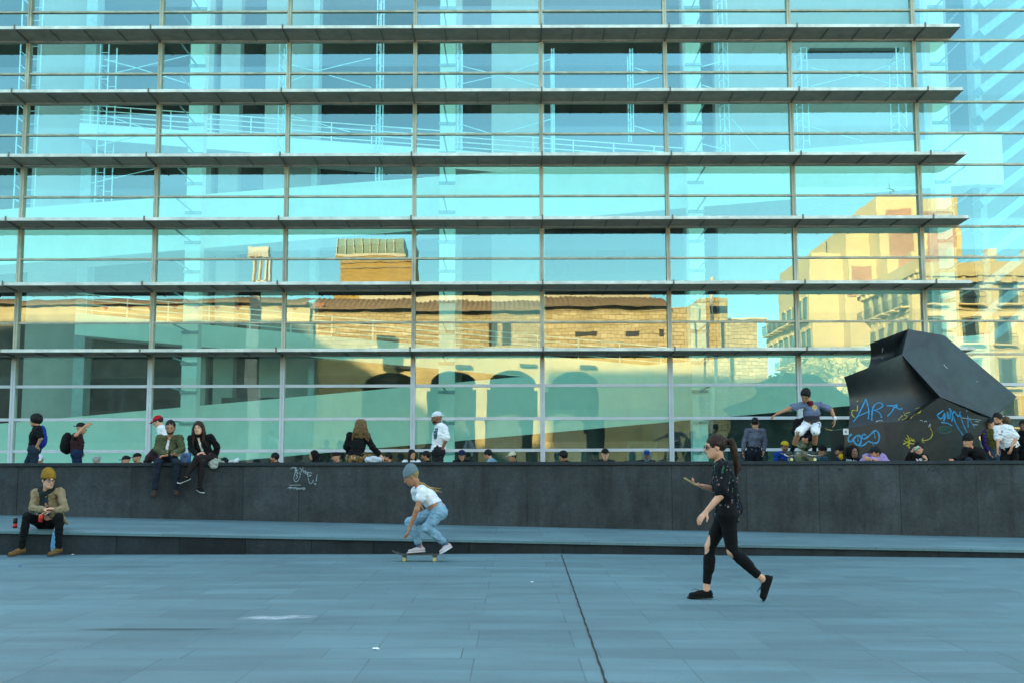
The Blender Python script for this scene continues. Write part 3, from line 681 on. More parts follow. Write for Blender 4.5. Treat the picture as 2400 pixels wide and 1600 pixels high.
# Eixample apartment block, corner towards the museum
LB = 34.0
def facade(root, base, ax, o, length, floors, mats, wgap, zbase=0.0, hgt=3.4, depth=.25, first=0):
    """windows with balconies on a wall starting at o going along ax (unit, horizontal); outward normal nrm"""
    ax = Vector(ax); nrm = Vector((0, 0, 1)).cross(ax) * -1
    nn = int(length / wgap)
    for fl in range(floors):
        z = zbase + fl * hgt
        for k in range(nn):
            c = ax * (wgap * (k + .5)) + Vector(o) - Vector(base)
            def q(mb, u0, u1, d0, d1, z0, z1):
                vs = [c + ax * u + nrm * d + Vector((0, 0, zz)) for u in (u0, u1) for d in (d0, d1) for zz in (z0, z1)]
                mb.add(vs, [(0, 1, 3, 2), (4, 6, 7, 5), (0, 4, 5, 1), (2, 3, 7, 6), (0, 2, 6, 4), (1, 5, 7, 3)])
            mb = MB(); q(mb, -.45, .45, -.05, .03, z + .5, z + 2.7); mb.m = 1; q(mb, -.8, .8, 0, .14, z + 2.78, z + 3.0); wo = mb.build('window', [DARKW, CREAM], root)
            for a, b_ in ((-.72, -.48), (.48, .72)): mb = MB(); q(mb, a, b_, 0, .07, z + .45, z + 2.75); mb.build('shutter', SHUT, wo)
            mb = MB(); q(mb, -.95, .95, 0, .75, z + .28, z + .42); mb.m = 1; q(mb, -.95, .95, .70, .74, z + 1.25, z + 1.30)
            for i in range(13): q(mb, -.93 + i * .155, -.915 + i * .155, .71, .73, z + .42, z + 1.25)
            mb.build('balcony', [CREAM, DARKW], wo)
cA = refl(2140, 640, LB); xc = cA.x; zc = cA.z
LE = 66.0
blk = empty('apartment_block', (xc, -LB, 0)); tag(blk, 'ochre apartment block with cornice and balconies, mirrored at the right end of the glass', 'building'); bb = (xc, -LB, 0)
mb = MB(); mb.box(xc, xc + 45, -LE, -LB, 0, zc); cpart(mb, 'block_wall', OCHRE, blk, bb)
mb = MB(); mb.box(xc - .7, xc + 45, -LE, -LB + .7, zc, zc + .35); mb.box(xc - .45, xc + 45, -LE, -LB + .45, zc - .5, zc); mb.box(xc - .2, xc + 45, -LE, -LB + .2, zc + .35, zc + 1.3)
for fl in range(5): mb.box(xc - .12, xc + 45, -LE, -LB + .12, .6 + fl * 3.4 - .05, .6 + fl * 3.4 + .14)
for i in range(9): mb.box(xc - .10, xc, -LB - .02 - i * 2.6 - .5, -LB - i * 2.6 + .08, 0, zc - .5); mb.box(xc + i * 2.9 + .1, xc + i * 2.9 + .6, -LB, -LB + .10, 0, zc - .5)
for i in range(4): mb.box(xc + 1.2 + i * 3.1, xc + 2.0 + i * 3.1, -LB - 4, -LB - 3, zc + 1.3, zc + 2.6)
for i in range(24): mb.box(xc - .62, xc - .25, -LB - i * 1.3 - .3, -LB - i * 1.3, zc - .45, zc - .02)
for i in range(30): mb.box(xc + 1.3 * i, xc + 1.3 * i + .35, -LB + .25, -LB + .62, zc - .45, zc - .02)
cpart(mb, 'cornice', CREAM, blk, bb)
facade(blk, bb, (0, -1, 0), (xc, -LB - .5, 0), LE - LB - 1, 5, None, 2.6, zbase=.6)
facade(blk, bb, (-1, 0, 0), (xc + 14.9, -LB, 0), 14.6, 5, None, 2.9, zbase=.6)
up = refl(2058, 466, LB + 10); bk = empty('upper_block', (up.x, -LB - 10, 0)); tag(bk, 'taller brick and cream block rising behind the ochre apartments in the reflection', 'building'); bb2 = (up.x, -LB - 10, 0)
xe = refl(2242, 466, LB + 10).x; zt2 = up.z
mb = MB(); mb.box(up.x, xe, -LB - 22, -LB - 10, 0, zt2); cpart(mb, 'cream_wall', CREAM, bk, bb2)
mb = MB(); mb.box(up.x + .9, (up.x + xe) / 2 - .3, -LB - 10, -LB - 9.95, zc, zt2 - 1.3); mb.box((up.x + xe) / 2 + .6, xe - .5, -LB - 10, -LB - 9.95, zc, zt2 - 1.3); each(mb, 'brick_panel', BRICKR, bk, bb2)
mb = MB(); mb.box(up.x - 2.4, up.x - .01, -LB - 27, -LB - 13, 0, refl(2020, 525, LB + 13).z); mb.box(up.x - 5.4, up.x - 2.41, -LB - 30, -LB - 15, 0, refl(1960, 590, LB + 15).z); mb.box(up.x - 2.3, up.x - .4, -LB - 12.99, -LB - 12.9, refl(2020, 600, LB + 13).z, refl(2020, 560, LB + 13).z); each(mb, 'cream_wing', CREAM, bk, bb2)
mb = MB(); mb.box(up.x - 2.2, up.x - .5, -LB - 12.98, -LB - 12.88, refl(2020, 690, LB + 13).z, refl(2020, 620, LB + 13).z); cpart(mb, 'brick_strip', BRICKR, bk, bb2)
mb = MB(); mb.tube([(up.x + 1.5, -LB - 11, zt2), (up.x + 1.5, -LB - 11, zt2 + 2)], .05, 6); mb.tube([(up.x + 1.0, -LB - 11, zt2 + 1.5), (up.x + 2.0, -LB - 11, zt2 + 1.5)], .04, 6); mb.tube([(up.x - 3.5, -LB - 16, refl(1960, 590, LB + 15).z), (up.x - 3.5, -LB - 16, refl(1960, 560, LB + 15).z)], .06, 6); cpart(mb, 'aerial', DARKW, bk, bb2)
facade(bk, bb2, (0, -1, 0), (up.x - 5.4, -LB - 15.3, 0), 14, 5, None, 2.3, zbase=1.2)
# pale slab block further down the street
pb = refl(1838, 700, 75); s2 = empty('pale_slab_block', (pb.x, -75, 0)); tag(s2, 'pale distant block with vertical ribs, mirrored left of the apartments', 'building')
mb = MB(); mb.box(0, 4.8, -4, 0, 0, refl(1880, 712, 75).z); mb.build('slab_wall', PALE, s2)
mb = MB()
for i in range(5): mb.box(-.2 + i * 1.1, .15 + i * 1.1, 0, .3, 0, refl(1880, 690, 75).z)
each(mb, 'rib', CREAM, s2, (0, 0, 0))

# plane tree with a few yellow leaves standing on the plaza behind the camera
def tree(x, y, h, seed, label, leaves=1400, spread=1.0):
    rg = random.Random(seed); root = empty('plane_tree', (x, y, 0)); tag(root, label, 'tree', 'trees mirrored in the glass')
    mb = MB(); tips = []
    def limb(p, d, ln, r_, lev):
        pts = [p]; rs = [r_]; n = 5
        for i in range(n):
            d = (d + Vector((rg.gauss(0, .12), rg.gauss(0, .12), rg.gauss(.03, .06)))).normalized(); p = p + d * ln / n; pts.append(p); rs.append(r_ * (1 - .55 * (i + 1) / n))
        mb.tube(pts, rs, 7 if lev < 2 else 5)
        if lev >= 3: tips.append(p); tips.append(pts[3]); return
        for k in range(3 if lev else 4):
            a = rg.random() * 6.28; dd = (d * .75 + Vector((math.cos(a), math.sin(a), .25)) * (.75 * spread)).normalized(); limb(pts[-1 - (k % 2)], dd, ln * .68, rs[-1] * .8, lev + 1)
    limb(Vector((0, 0, -.05)), Vector((0, 0, 1)), h * .36, h * .022, 0)
    mb.build('trunk', plain('bark', (.22, .17, .10), .9, var=.3), root, smooth=True)
    vs = []; fs = []
    for i in range(leaves):
        c = rg.choice(tips) + Vector((rg.gauss(0, .35), rg.gauss(0, .35), rg.gauss(0, .35))); a = Vector((rg.gauss(0, 1), rg.gauss(0, 1), rg.gauss(0, 1))).normalized(); b_ = a.cross(Vector((rg.gauss(0, 1), .3, rg.gauss(0, 1)))).normalized(); s_ = .09 + rg.random() * .08
        o = len(vs); vs += [tuple(c + a * s_), tuple(c + b_ * s_), tuple(c - a * s_), tuple(c - b_ * s_)]; fs.append((o, o + 1, o + 2, o + 3))
    me = bpy.data.meshes.new('crown'); me.from_pydata(vs, [], fs); link('crown', me, plain('yellow_leaf', (.46, .38, .13), .7, var=.4, scale=1.5), root)
for (px, top, L, sd_, lb) in ((1835, 770, 18, 3, 'leafy yellow tree mirrored right of the convent'), (1960, 760, 30, 5, 'yellow tree mirrored in front of the ochre apartments'), (2060, 800, 24, 8, 'lower yellow tree mirrored behind the black sculpture')):
    p = refl(px, 1000, L); t = refl(px, top, L); tree(p.x, -L, t.z, sd_, lb, leaves=1700)
# ------------------------------------------------------------------ figures: smooth implicit surfaces turned into meshes
V3 = lambda *a: np.array(a, float)
def nz(v): v = np.asarray(v, float); return v / (np.linalg.norm(v) + 1e-12)
def f_cone(P, a, b, ra, rb):
    ba = b - a; L2 = ba @ ba + 1e-12; pa = P - a
    h = np.clip(pa @ ba / L2, 0, 1); return np.linalg.norm(pa - h[..., None] * ba, axis=-1) - (ra + (rb - ra) * h)
def f_ell(P, c, A, r):
    q = (P - c) @ np.asarray(A).T; r = np.asarray(r)
    k0 = np.linalg.norm(q / r, axis=-1); k1 = np.linalg.norm(q / (r * r), axis=-1) + 1e-9; return k0 * (k0 - 1) / k1
def f_ecap(P, a, b, side, ra, rb):
    ax = b - a; L = np.linalg.norm(ax) + 1e-9; ax = ax / L; s = nz(side - ax * (side @ ax)); t = np.cross(ax, s)
    pa = P - a; u = pa @ ax; h = np.clip(u / L, 0, 1); e = u - h * L
    rs = ra[0] + (rb[0] - ra[0]) * h; rd = ra[1] + (rb[1] - ra[1]) * h
    x, y, z = e / rd, (pa @ s) / rs, (pa @ t) / rd
    k0 = np.sqrt(x * x + y * y + z * z); k1 = np.sqrt((x / rd) ** 2 + (y / rs) ** 2 + (z / rd) ** 2) + 1e-9
    return k0 * (k0 - 1) / k1
def op_box(o):
    k = o[1]
    if k == 'cone': a, b, ra, rb = o[2:6]; m = max(ra, rb); return np.minimum(a, b) - m, np.maximum(a, b) + m
    if k == 'ell': c, A, r = o[2:5]; m = max(r); return c - m, c + m
    a, b, s, ra, rb = o[2:7]; m = max(*ra, *rb); return np.minimum(a, b) - m, np.maximum(a, b) + m
FN = {'cone': f_cone, 'ell': f_ell, 'ecap': f_ecap}
def smin(a, b, k):
    h = np.clip(k - np.abs(a - b), 0, None) / k; return np.minimum(a, b) - h * h * k * .25
def field_mesh(ops, vox, noise_=None):
    """ops: ('+'|'-', kind, ..., k) or ('cut', point, normal) keeps the side the normal points to"""
    lo = np.full(3, 1e9); hi = -lo
    for o in ops:
        if o[0] == '+': a, b = op_box(o); lo = np.minimum(lo, a); hi = np.maximum(hi, b)
    lo -= 3 * vox + .015; hi += 3 * vox + .015
    n = np.ceil((hi - lo) / vox).astype(int) + 1
    X = [lo[i] + vox * np.arange(n[i]) for i in range(3)]
    D = np.full(n, .2, np.float32)
    for o in ops:
        if o[0] == 'cut':
            p, nn = np.asarray(o[1]), nz(o[2])
            pl = ((X[0] - p[0]) * nn[0])[:, None, None] + ((X[1] - p[1]) * nn[1])[None, :, None] + ((X[2] - p[2]) * nn[2])[None, None, :]
            k = .012; D = -smin(-D, pl, k); continue
        k = o[-1]; a, b = op_box(o); m = k + 3 * vox + .01
        i0 = np.maximum(0, np.floor((a - m - lo) / vox).astype(int)); i1 = np.minimum(n, np.ceil((b + m - lo) / vox).astype(int) + 1)
        if (i1 <= i0).any(): continue
        G = np.stack(np.meshgrid(X[0][i0[0]:i1[0]], X[1][i0[1]:i1[1]], X[2][i0[2]:i1[2]], indexing='ij'), -1)
        d = FN[o[1]](G, *o[2:-1]); sl_ = tuple(slice(i0[j], i1[j]) for j in range(3))
        if o[0] == '+': D[sl_] = smin(D[sl_], d, k)
        else: D[sl_] = -smin(-D[sl_], d, k)
    if noise_:
        amp, fr, sd_, st = noise_; rg = np.random.RandomState(sd_); acc = 0
        G = [x[:, None, None] if i == 0 else x[None, :, None] if i == 1 else x[None, None, :] for i, x in enumerate(X)]
        for i in range(5):
            w_ = rg.normal(size=3) * st; w_ = w_ / np.linalg.norm(w_) * fr * (1 + .5 * i); w2 = rg.normal(size=3) * fr * .6
            acc = acc + np.sin(G[0] * w_[0] + G[1] * w_[1] + G[2] * w_[2] + 2 * np.sin(G[0] * w2[0] + G[1] * w2[1] + G[2] * w2[2]) + i * 1.7)
        D = D + (acc * amp / 2.2).astype(np.float32)
    D[0] = D[-1] = .2; D[:, 0] = D[:, -1] = .2; D[:, :, 0] = D[:, :, -1] = .2
    S = D < 0
    cs = tuple(np.array(n) - 1); cnt = np.zeros(cs, np.float32); acc = [np.zeros(cs, np.float32) for _ in range(3)]; quads = []
    for ax in range(3):
        s0 = [slice(None)] * 3; s1 = [slice(None)] * 3; s0[ax] = slice(0, -1); s1[ax] = slice(1, None)
        E = np.argwhere(S[tuple(s0)] != S[tuple(s1)])
        if not len(E): continue
        E2 = E.copy(); E2[:, ax] += 1
        a = D[tuple(E.T)]; b = D[tuple(E2.T)]; t = a / (a - b)
        P = E.astype(np.float32); P[:, ax] += t
        o1, o2 = [i for i in range(3) if i != ax]; cell = []
        for q, w_ in ((-1, -1), (0, -1), (0, 0), (-1, 0)):
            c = E.copy(); c[:, o1] += q; c[:, o2] += w_; cell.append(c)
            np.add.at(cnt, tuple(c.T), 1)
            for j in range(3): np.add.at(acc[j], tuple(c.T), P[:, j])
        fl = S[tuple(E.T)]
        if ax == 1: fl = ~fl
        quads.append((cell, fl))
    idx = np.full(cs, -1, int); m = cnt > 0; idx[m] = np.arange(m.sum())
    V = np.stack([acc[j][m] / cnt[m] for j in range(3)], -1) * vox + lo
    F = []
    for cell, fl in quads:
        q = np.stack([idx[tuple(c.T)] for c in cell], -1); q[~fl] = q[~fl][:, ::-1]; F.append(q)
    return V, np.concatenate(F) if F else np.zeros((0, 4), int)
def ball(c, A, r, n=8, m=6):
    vs = []; fs = []
    for i in range(m + 1):
        ph = math.pi * i / m
        for j in range(n):
            th = 2 * math.pi * j / n; q = np.array([math.sin(ph) * math.cos(th), math.sin(ph) * math.sin(th), math.cos(ph)]) * r
            vs.append(c + q @ np.asarray(A))
    for i in range(m):
        for j in range(n): fs.append((i * n + j, (i + 1) * n + j, (i + 1) * n + (j + 1) % n, i * n + (j + 1) % n))
    return np.array(vs), np.array(fs)
def mesh_obj(name, pieces, mats, parent, origin, smooth=True):
    """pieces: (V, F, material index) in world coordinates"""
    vs = []; fs = []; mi = []; o = 0
    for V, F_, i in pieces: vs.append(V); fs.append(F_ + o); mi += [i] * len(F_); o += len(V)
    V = np.concatenate(vs) - np.asarray(origin); Fa = np.concatenate(fs)
    me = bpy.data.meshes.new(name); me.vertices.add(len(V)); me.vertices.foreach_set('co', V.ravel().astype(np.float32))
    me.loops.add(Fa.size); me.loops.foreach_set('vertex_index', Fa.ravel()); me.polygons.add(len(Fa))
    me.polygons.foreach_set('loop_start', np.arange(0, Fa.size, 4)); me.polygons.foreach_set('loop_total', np.full(len(Fa), 4))
    for m in mats: me.materials.append(m)
    me.polygons.foreach_set('material_index', mi); me.update(calc_edges=True); me.validate()
    me.polygons.foreach_set('use_smooth', [smooth] * len(me.polygons))
    ob = bpy.data.objects.new(name, me); COL.objects.link(ob)
    if parent is None: ob.location = origin
    else: ob.parent = parent
    return ob

def skin_mat(col, name='skin'):
    col = tuple(c * .92 for c in col)
    m, nt, N, Lk, b = newmat(name); setp(b, col, .5, 0, .35)
    f = noise(nt, 14, 4, .6); Lk.new(ramp(nt, f, [(.3, tuple(c * .9 for c in col)), (.7, tuple(min(1, c * 1.08) for c in col))]), b.inputs['Base Color'])
    b.inputs['Subsurface Weight'].default_value = .08; b.inputs['Subsurface Radius'].default_value = (.012, .005, .003); return m
SKINS = {'fair': skin_mat((.70, .37, .24)), 'mid': skin_mat((.56, .27, .155)), 'tan': skin_mat((.44, .20, .105)), 'brown': skin_mat((.24, .105, .058))}
EYE = EYE
EYEM = plain('eye_dark', (.03, .02, .015), .3); LIPM = plain('lips', (.42, .17, .14), .5)
BLACKC = (.0050, .0052, .0060)

def hand_ops(w_, d, n, th, s, curl):
    d = nz(d); n = nz(n - d * (n @ d)); sd_ = nz(np.cross(d, n)) * th
    ops = [('+', 'ecap', w_ + d * .018 * s, w_ + d * .080 * s, sd_, (.028 * s, .017 * s), (.038 * s, .013 * s), .012)]
    for i, L in enumerate((.90, 1.0, .94, .76)):
        p = w_ + d * (.088 - .004 * abs(i - 1)) * s + sd_ * (.029 - .0195 * i) * s; a = curl * .45 + .04 * i; dd = d + sd_ * (.10 - .07 * i); r_ = .0095 * s
        for seg, ln in enumerate((.038, .026, .021)):
            v = nz(dd * math.cos(a) + n * math.sin(a)); q = p + v * ln * L * s
            ops.append(('+', 'cone', p, q, r_, r_ * .92, .005)); p = q; r_ *= .92; a += curl * (.75 if seg == 0 else .6)
    p = w_ + d * .03 * s + sd_ * .026 * s; v = nz(d * .65 + sd_ * .75 + n * .35); q = p + v * .045 * s
    ops.append(('+', 'cone', p, q, .013 * s, .011 * s, .010)); v2 = nz(d * .9 + sd_ * .25 + n * (.3 + .3 * curl)); ops.append(('+', 'cone', q, q + v2 * .034 * s, .0105 * s, .008 * s, .006))
    return ops

def person(label, J, look, s=1.0, vox=.012, group=None, cat='person'):
    J = {k: (np.array(v, float) if hasattr(v, '__len__') else v) for k, v in J.items()}
    g = look.get; fem = g('fem', 0); fat = g('build', 1.0)
    up_t = nz(J['nek'] - J['pel']); tf = nz(J['tf']); side = nz(np.cross(tf, up_t))          # side: figure's right
    hf, hu = nz(J['hf']), nz(J.get('hu', V3(0, 0, 1))); hs = nz(np.cross(hf, hu)); hu = nz(np.cross(hs, hf)); A = np.array([hs, hf, hu])
    hd = J['hed']; s0 = s; hsc = look.get('hsc', 1.04); sh_ = s * hsc; HL = lambda x, y, z: hd + (hs * x + hf * y + hu * z) * sh_; lt = look.get('lt', 1.0)
    che, pel, nek = J['che'], J['pel'], J['nek']
    foot = min(J['tl'][2], J['tr'][2]) - .02 * s; origin = V3(pel[0], pel[1], foot)
    w1 = (.132 if fem else .150) * s * fat; wc = (.135 if fem else .160) * s * fat; dp = (.098 if fem else .108) * s * fat
    T = lambda t: [('+', 'ecap', pel, (pel + che) / 2, side, (w1 + t, dp + t), ((.115 if fem else .138) * s * fat + t, dp * .92 + t), .05),
                   ('+', 'ecap', (pel + che) / 2, che, side, ((.115 if fem else .138) * s * fat + t, dp * .92 + t), (wc + t, dp * 1.02 + t), .05),
                   ('+', 'ecap', che, nek - up_t * .05 * s, side, (wc + t, dp * 1.02 + t), (.10 * s + t, .07 * s + t), .05),
                   ('+', 'cone', nek - up_t * .02 * s, J['sl'], .046 * s + t * .8, .050 * s + t, .05), ('+', 'cone', nek - up_t * .02 * s, J['sr'], .046 * s + t * .8, .050 * s + t, .05)]
    def arm(t, x, long_=1.0, flare=0, k=.025):
        S_, E_, W_ = J['s' + x], J['e' + x], J['w' + x]; o = []
        if long_ <= .5: e2 = S_ + (E_ - S_) * long_ * 2; o.append(('+', 'cone', S_, e2, .050 * s + t, .046 * s + t + flare, k))
        else:
            o.append(('+', 'cone', S_, E_, .050 * s + t, .039 * s + t + flare * .5, k)); w2 = E_ + (W_ - E_) * (long_ - .5) * 2
            o.append(('+', 'cone', E_, w2, .040 * s + t + flare * .5, .027 * s + t + flare, .02))
        return o
    def leg(t, x, l0=0, l1=1.0, flare=0, k=.03):
        H_, K_, A_ = J['h' + x], J['k' + x], J['a' + x]; o = [('+', 'cone', H_, K_, (.086 if fem else .084) * s * lt + t, .054 * s + t + flare * .5, k)]
        if l1 > .5:
            e = K_ + (A_ - K_) * (l1 - .5) * 2; m_ = K_ + (A_ - K_) * .3; bk = nz(np.cross(side, nz(A_ - K_))) * .012 * s
            o += [('+', 'cone', K_, e, .052 * s + t + flare * .5, .036 * s + t + flare, .02)]
            if l1 > .7: o += [('+', 'cone', m_ - bk, K_ + (A_ - K_) * .5 - bk, .050 * s + t, .045 * s + t, .025)]
        else: e = H_ + (K_ - H_) * l1 * 2; o = [('+', 'cone', H_, e, .086 * s * lt + t, .066 * s * lt + t + flare, k)]
        return o
    hip = lambda t: [('+', 'ecap', J['hl'], J['hr'], up_t, (.095 * s * fat + t, .10 * s * fat + t), (.095 * s * fat + t, .10 * s * fat + t), .05), ('+', 'ecap', pel, pel + up_t * .06 * s, side, (w1 + t, dp + t), (w1 * .95 + t, dp + t), .05)]
    # --- body
    nb = HL(0, -.03, -.075)
    ops = T(0) + hip(0) + arm(0, 'l') + arm(0, 'r') + leg(0, 'l') + leg(0, 'r') + [('+', 'cone', nek - up_t * .03 * s, nb, (.050 if fem else .058) * s, (.047 if fem else .054) * s, .03)]
    feet = {}
    for x in 'lr':
        A_, T_, K_ = J['a' + x], J['t' + x], J['k' + x]; v = T_ - A_; L = np.linalg.norm(v); vh = v / L; sx = nz(np.cross(vh, nz(K_ - A_)))
        n0 = nz(np.cross(sx, vh)); sp_ = min(.6, .060 * s / L); c_ = math.sqrt(1 - sp_ ** 2); d = vh * c_ + n0 * sp_; n = -vh * sp_ + n0 * c_
        heel = A_ - n * .082 * s - d * .035 * s; feet[x] = (d, n, sx, heel, L)
        ops += [('+', 'ecap', A_ - n * .045 * s, heel + d * .20 * s + n * .028 * s, sx, (.032 * s, .032 * s), (.036 * s, .020 * s), .02), ('+', 'cone', A_ - d * .01 * s, heel + n * .035 * s + d * .012 * s, .032 * s, .028 * s, .02)]
    pieces = [(*field_mesh(ops, vox), 0)]
    # --- head, finer
    hvox = min(vox, .0065)
    hops = [('+', 'ell', HL(0, -.015, .030), A, V3(.077, .096, .088) * sh_, .02), ('+', 'ell', HL(0, .030, -.028), A, V3(.060, .062, .080) * sh_, .035),
            ('+', 'ell', HL(0, .050, -.086), A, V3(.032, .034, .024) * sh_, .03), ('+', 'cone', HL(.045, 0, -.055), HL(.018, .052, -.090), .02 * sh_, .018 * sh_, .03), ('+', 'cone', HL(-.045, 0, -.055), HL(-.018, .052, -.090), .02 * sh_, .018 * sh_, .03),
            ('+', 'cone', nb, HL(0, -.02, -.02), .05 * sh_, .055 * sh_, .03), ('+', 'cone', nek + (nb - nek) * .35, nb, .050 * s, .047 * s, .02),
            ('-', 'ell', HL(.031, .096, .004), A, V3(.018, .014, .013) * sh_, .014), ('-', 'ell', HL(-.031, .096, .004), A, V3(.018, .014, .013) * sh_, .014),
            ('+', 'cone', HL(0, .084, .016), HL(0, .106, -.028), .008 * sh_, .0125 * sh_, .012), ('+', 'ell', HL(0, .088, -.030), A, V3(.017, .014, .009) * sh_, .008),
            ('+', 'cone', HL(.04, .080, .022), HL(.012, .090, .020), .007 * sh_, .007 * sh_, .012), ('+', 'cone', HL(-.04, .080, .022), HL(-.012, .090, .020), .007 * sh_, .007 * sh_, .012),
            ('+', 'ell', HL(0, .083, -.058), A, V3(.024, .012, .010) * sh_, .012),
            ('+', 'ell', HL(.077, -.008, -.006), A, V3(.010, .021, .032) * sh_, .006), ('+', 'ell', HL(-.077, -.008, -.006), A, V3(.010, .021, .032) * sh_, .006)]
    pieces.append((*field_mesh(hops, hvox), 0))
    for q in (-1, 1):
        pieces.append((*ball(HL(.031 * q, .080, .003), A, V3(.0135, .009, .0085) * sh_), 3)); pieces.append((*ball(HL(.031 * q, .0865, .003), A, V3(.0065, .0055, .0065) * sh_), 1))
        pieces.append((*ball(HL(.031 * q, .0865, .0105), A, V3(.0155, .006, .0032) * sh_), 1))
        pieces.append((*ball(HL(.031 * q, .0895, .026), A, V3(.020, .007, .0042) * sh_), 4))
    pieces.append((*ball(HL(0, .0915, -.0555), A, V3(.0215, .0075, .0040) * sh_), 2)); pieces.append((*ball(HL(0, .0905, -.0620), A, V3(.018, .0080, .0050) * sh_), 2))
    # --- hands
    for x, th in (('l', 1), ('r', -1)):
        fd = nz(J['w' + x] - J['e' + x]); d = J.get('d' + x, fd); n = J.get('n' + x)
        if n is None: n = nz(np.cross(fd, np.cross(-side if x == 'r' else side, fd)))
        V, F_ = field_mesh([('+', 'cone', J['w' + x] - fd * .03 * s, J['w' + x] + nz(d) * .02 * s, .026 * s, .024 * s, .01)] + hand_ops(J['w' + x], nz(d), np.asarray(n), th * g('thumb' + x, 1), s, J.get('c' + x, .5)), .0048)
        pieces.append((V, F_, 0))
    sk = SKINS[g('skin', 'mid')]; hc = g('hair', ('short', (.02, .014, .01)))
    HAIRM = cloth(tuple(hc[1]), .55, .45, 30) if hc else EYEM
    body = mesh_obj('person', pieces, [sk, EYEM, LIPM, plain('eye_white', (.6, .58, .55), .4) if 'eye_white' not in bpy.data.materials else bpy.data.materials['eye_white'], HAIRM], None, origin)
    tag(body, label, cat, group)
    def add(name, ops_, mat, vx=None, ns=None): 
        V, F_ = field_mesh(ops_, vx or vox, ns)
        o = mesh_obj(name, [(V, F_, 0)], [mat], body, origin) if len(F_) else None
        return o
    # --- hair
    st = hc[0] if hc else None; hn = (.0045, 150, 7, V3(1, 1, .18)); hat = g('hat')
    face = ('-', 'ell', HL(0, .088, -.045), A, V3(.062, .075, .094) * sh_, .015)
    if st in ('short', 'long', 'tail', 'curly', 'crop'):
        e = {'crop': .003, 'short': .010, 'long': .012, 'tail': .008, 'curly': .024}[st]; ho = []
        if not hat or st != 'crop':
            ho = [('+', 'ell', HL(0, -.022, .034), A, (V3(.080, .097, .090) + e) * sh_, .02)]
            if st == 'curly': ho += [('+', 'ell', HL(0, .0, .075), A, V3(.075, .085, .055) * sh_, .03)]
            ho += [face, ('cut', HL(0, -.03, -.065 if st != 'long' else -.2), hu)]
            if hat: ho += [('cut', HL(0, 0, .045), -hu)]
            if st in ('short', 'crop'): ho += [('-', 'ell', HL(.085, .045, -.06), A, V3(.04, .055, .06) * sh_, .01), ('-', 'ell', HL(-.085, .045, -.06), A, V3(.04, .055, .06) * sh_, .01)]
        if st == 'long':
            dn = V3(0, 0, -1)
            for q in (-1, 1):
                p0_ = HL(.072 * q, -.015, .03); p1_ = HL(.090 * q, .005, -.10); p2_ = p1_ + dn * .15 * s + hf * .02
                ho += [('+', 'cone', p0_, p1_, .030 * sh_, .034 * sh_, .03), ('+', 'cone', p1_, p2_, .034 * sh_, .018 * sh_, .03)]
            ho += [('+', 'ecap', HL(0, -.07, .02), HL(0, -.075, -.12) + dn * .10 * sh_, hs, (.085 * sh_, .04 * sh_), (.09 * sh_, .025 * sh_), .03)]
            ho += [('-', 'ell', HL(0, .088, -.045), A, V3(.058, .075, .094) * sh_, .01)]
        for (a, b, ra, rb) in g('strands', []): ho.append(('+', 'cone', np.array(a), np.array(b), ra, rb, .012))
        if ho: add('hair', ho, HAIRM, min(vox, .007), hn)
    if g('beard'):
        add('beard', [('+', 'ell', HL(0, .046, -.070), A, V3(.052, .048, .040) * sh_, .02), ('+', 'cone', HL(.062, 0, -.02), HL(.045, .03, -.07), .012 * sh_, .014 * sh_, .02), ('+', 'cone', HL(-.062, 0, -.02), HL(-.045, .03, -.07), .012 * sh_, .014 * sh_, .02),
                      ('-', 'ell', HL(0, .10, -.058), A, V3(.020, .03, .010) * sh_, .006), ('-', 'ell', HL(0, .07, -.005), A, V3(.055, .05, .040) * sh_, .01)], cloth(g('beard'), .8, .3, 30), .006, (.002, 150, 3, V3(1, 1, 1)))
    # --- hats
    if hat:
        kind, hcol = hat[0], hat[1]; HM = hcol if not isinstance(hcol, tuple) else cloth(hcol, .8)
        if kind in ('cap', 'cap_back', 'cap_wool'):
            q = -1 if kind == 'cap_back' else 1
            add('cap', [('+', 'ell', HL(0, -.014, .046), A, V3(.089, .107, .084) * sh_, .01), ('cut', HL(0, 0, .030), nz(hu - hf * .05)), ('+', 'cone', HL(0, -.014, .128), HL(0, -.014, .131), .006, .006, .004),
                        ('+', 'ell', HL(0, .118 * q - (.03 if q < 0 else 0), .034), A, V3(.070, (.060 if kind == 'cap' else .03), .0085) * sh_, .012)], HM, .006, (.0008, 60, 2, V3(1, 1, 1)))
        elif kind == 'beanie':
            tl = hat[2] if len(hat) > 2 else .12
            ctr = HL(0, -.020, .050); o_ = add('beanie', [('+', 'ell', ctr, A, V3(.091, .109, .100) * sh_, .01), ('+', 'ell', HL(0, -.050, .105), A, V3(.066, .066, .066) * sh_, .06), ('cut', HL(0, .02, .022), nz(hu + hf * tl * -1 + hf * tl * 2))], HM, .006, (.0022, 120, 5, V3(1, 1, .15)))
            add('beanie_fold', [('+', 'ell', ctr, A, V3(.096, .114, .105) * sh_, .01), ('cut', HL(0, .02, .022), nz(hu + hf * tl)), ('cut', HL(0, .02, .060), nz(-hu - hf * tl))], HM, .006, (.0016, 120, 6, V3(1, 1, .15)))
        elif kind == 'hood':
            add('hood', [('+', 'ell', HL(0, -.028, .015), A, V3(.102, .115, .125) * sh_, .02), ('+', 'cone', HL(0, -.06, -.03), nek + up_t * .02, .085 * sh_, .085 * sh_, .05), ('-', 'ell', HL(0, .10, -.015), A, V3(.068, .10, .095) * sh_, .015)], HM, .008, (.003, 40, 5, V3(1, 1, 1)))
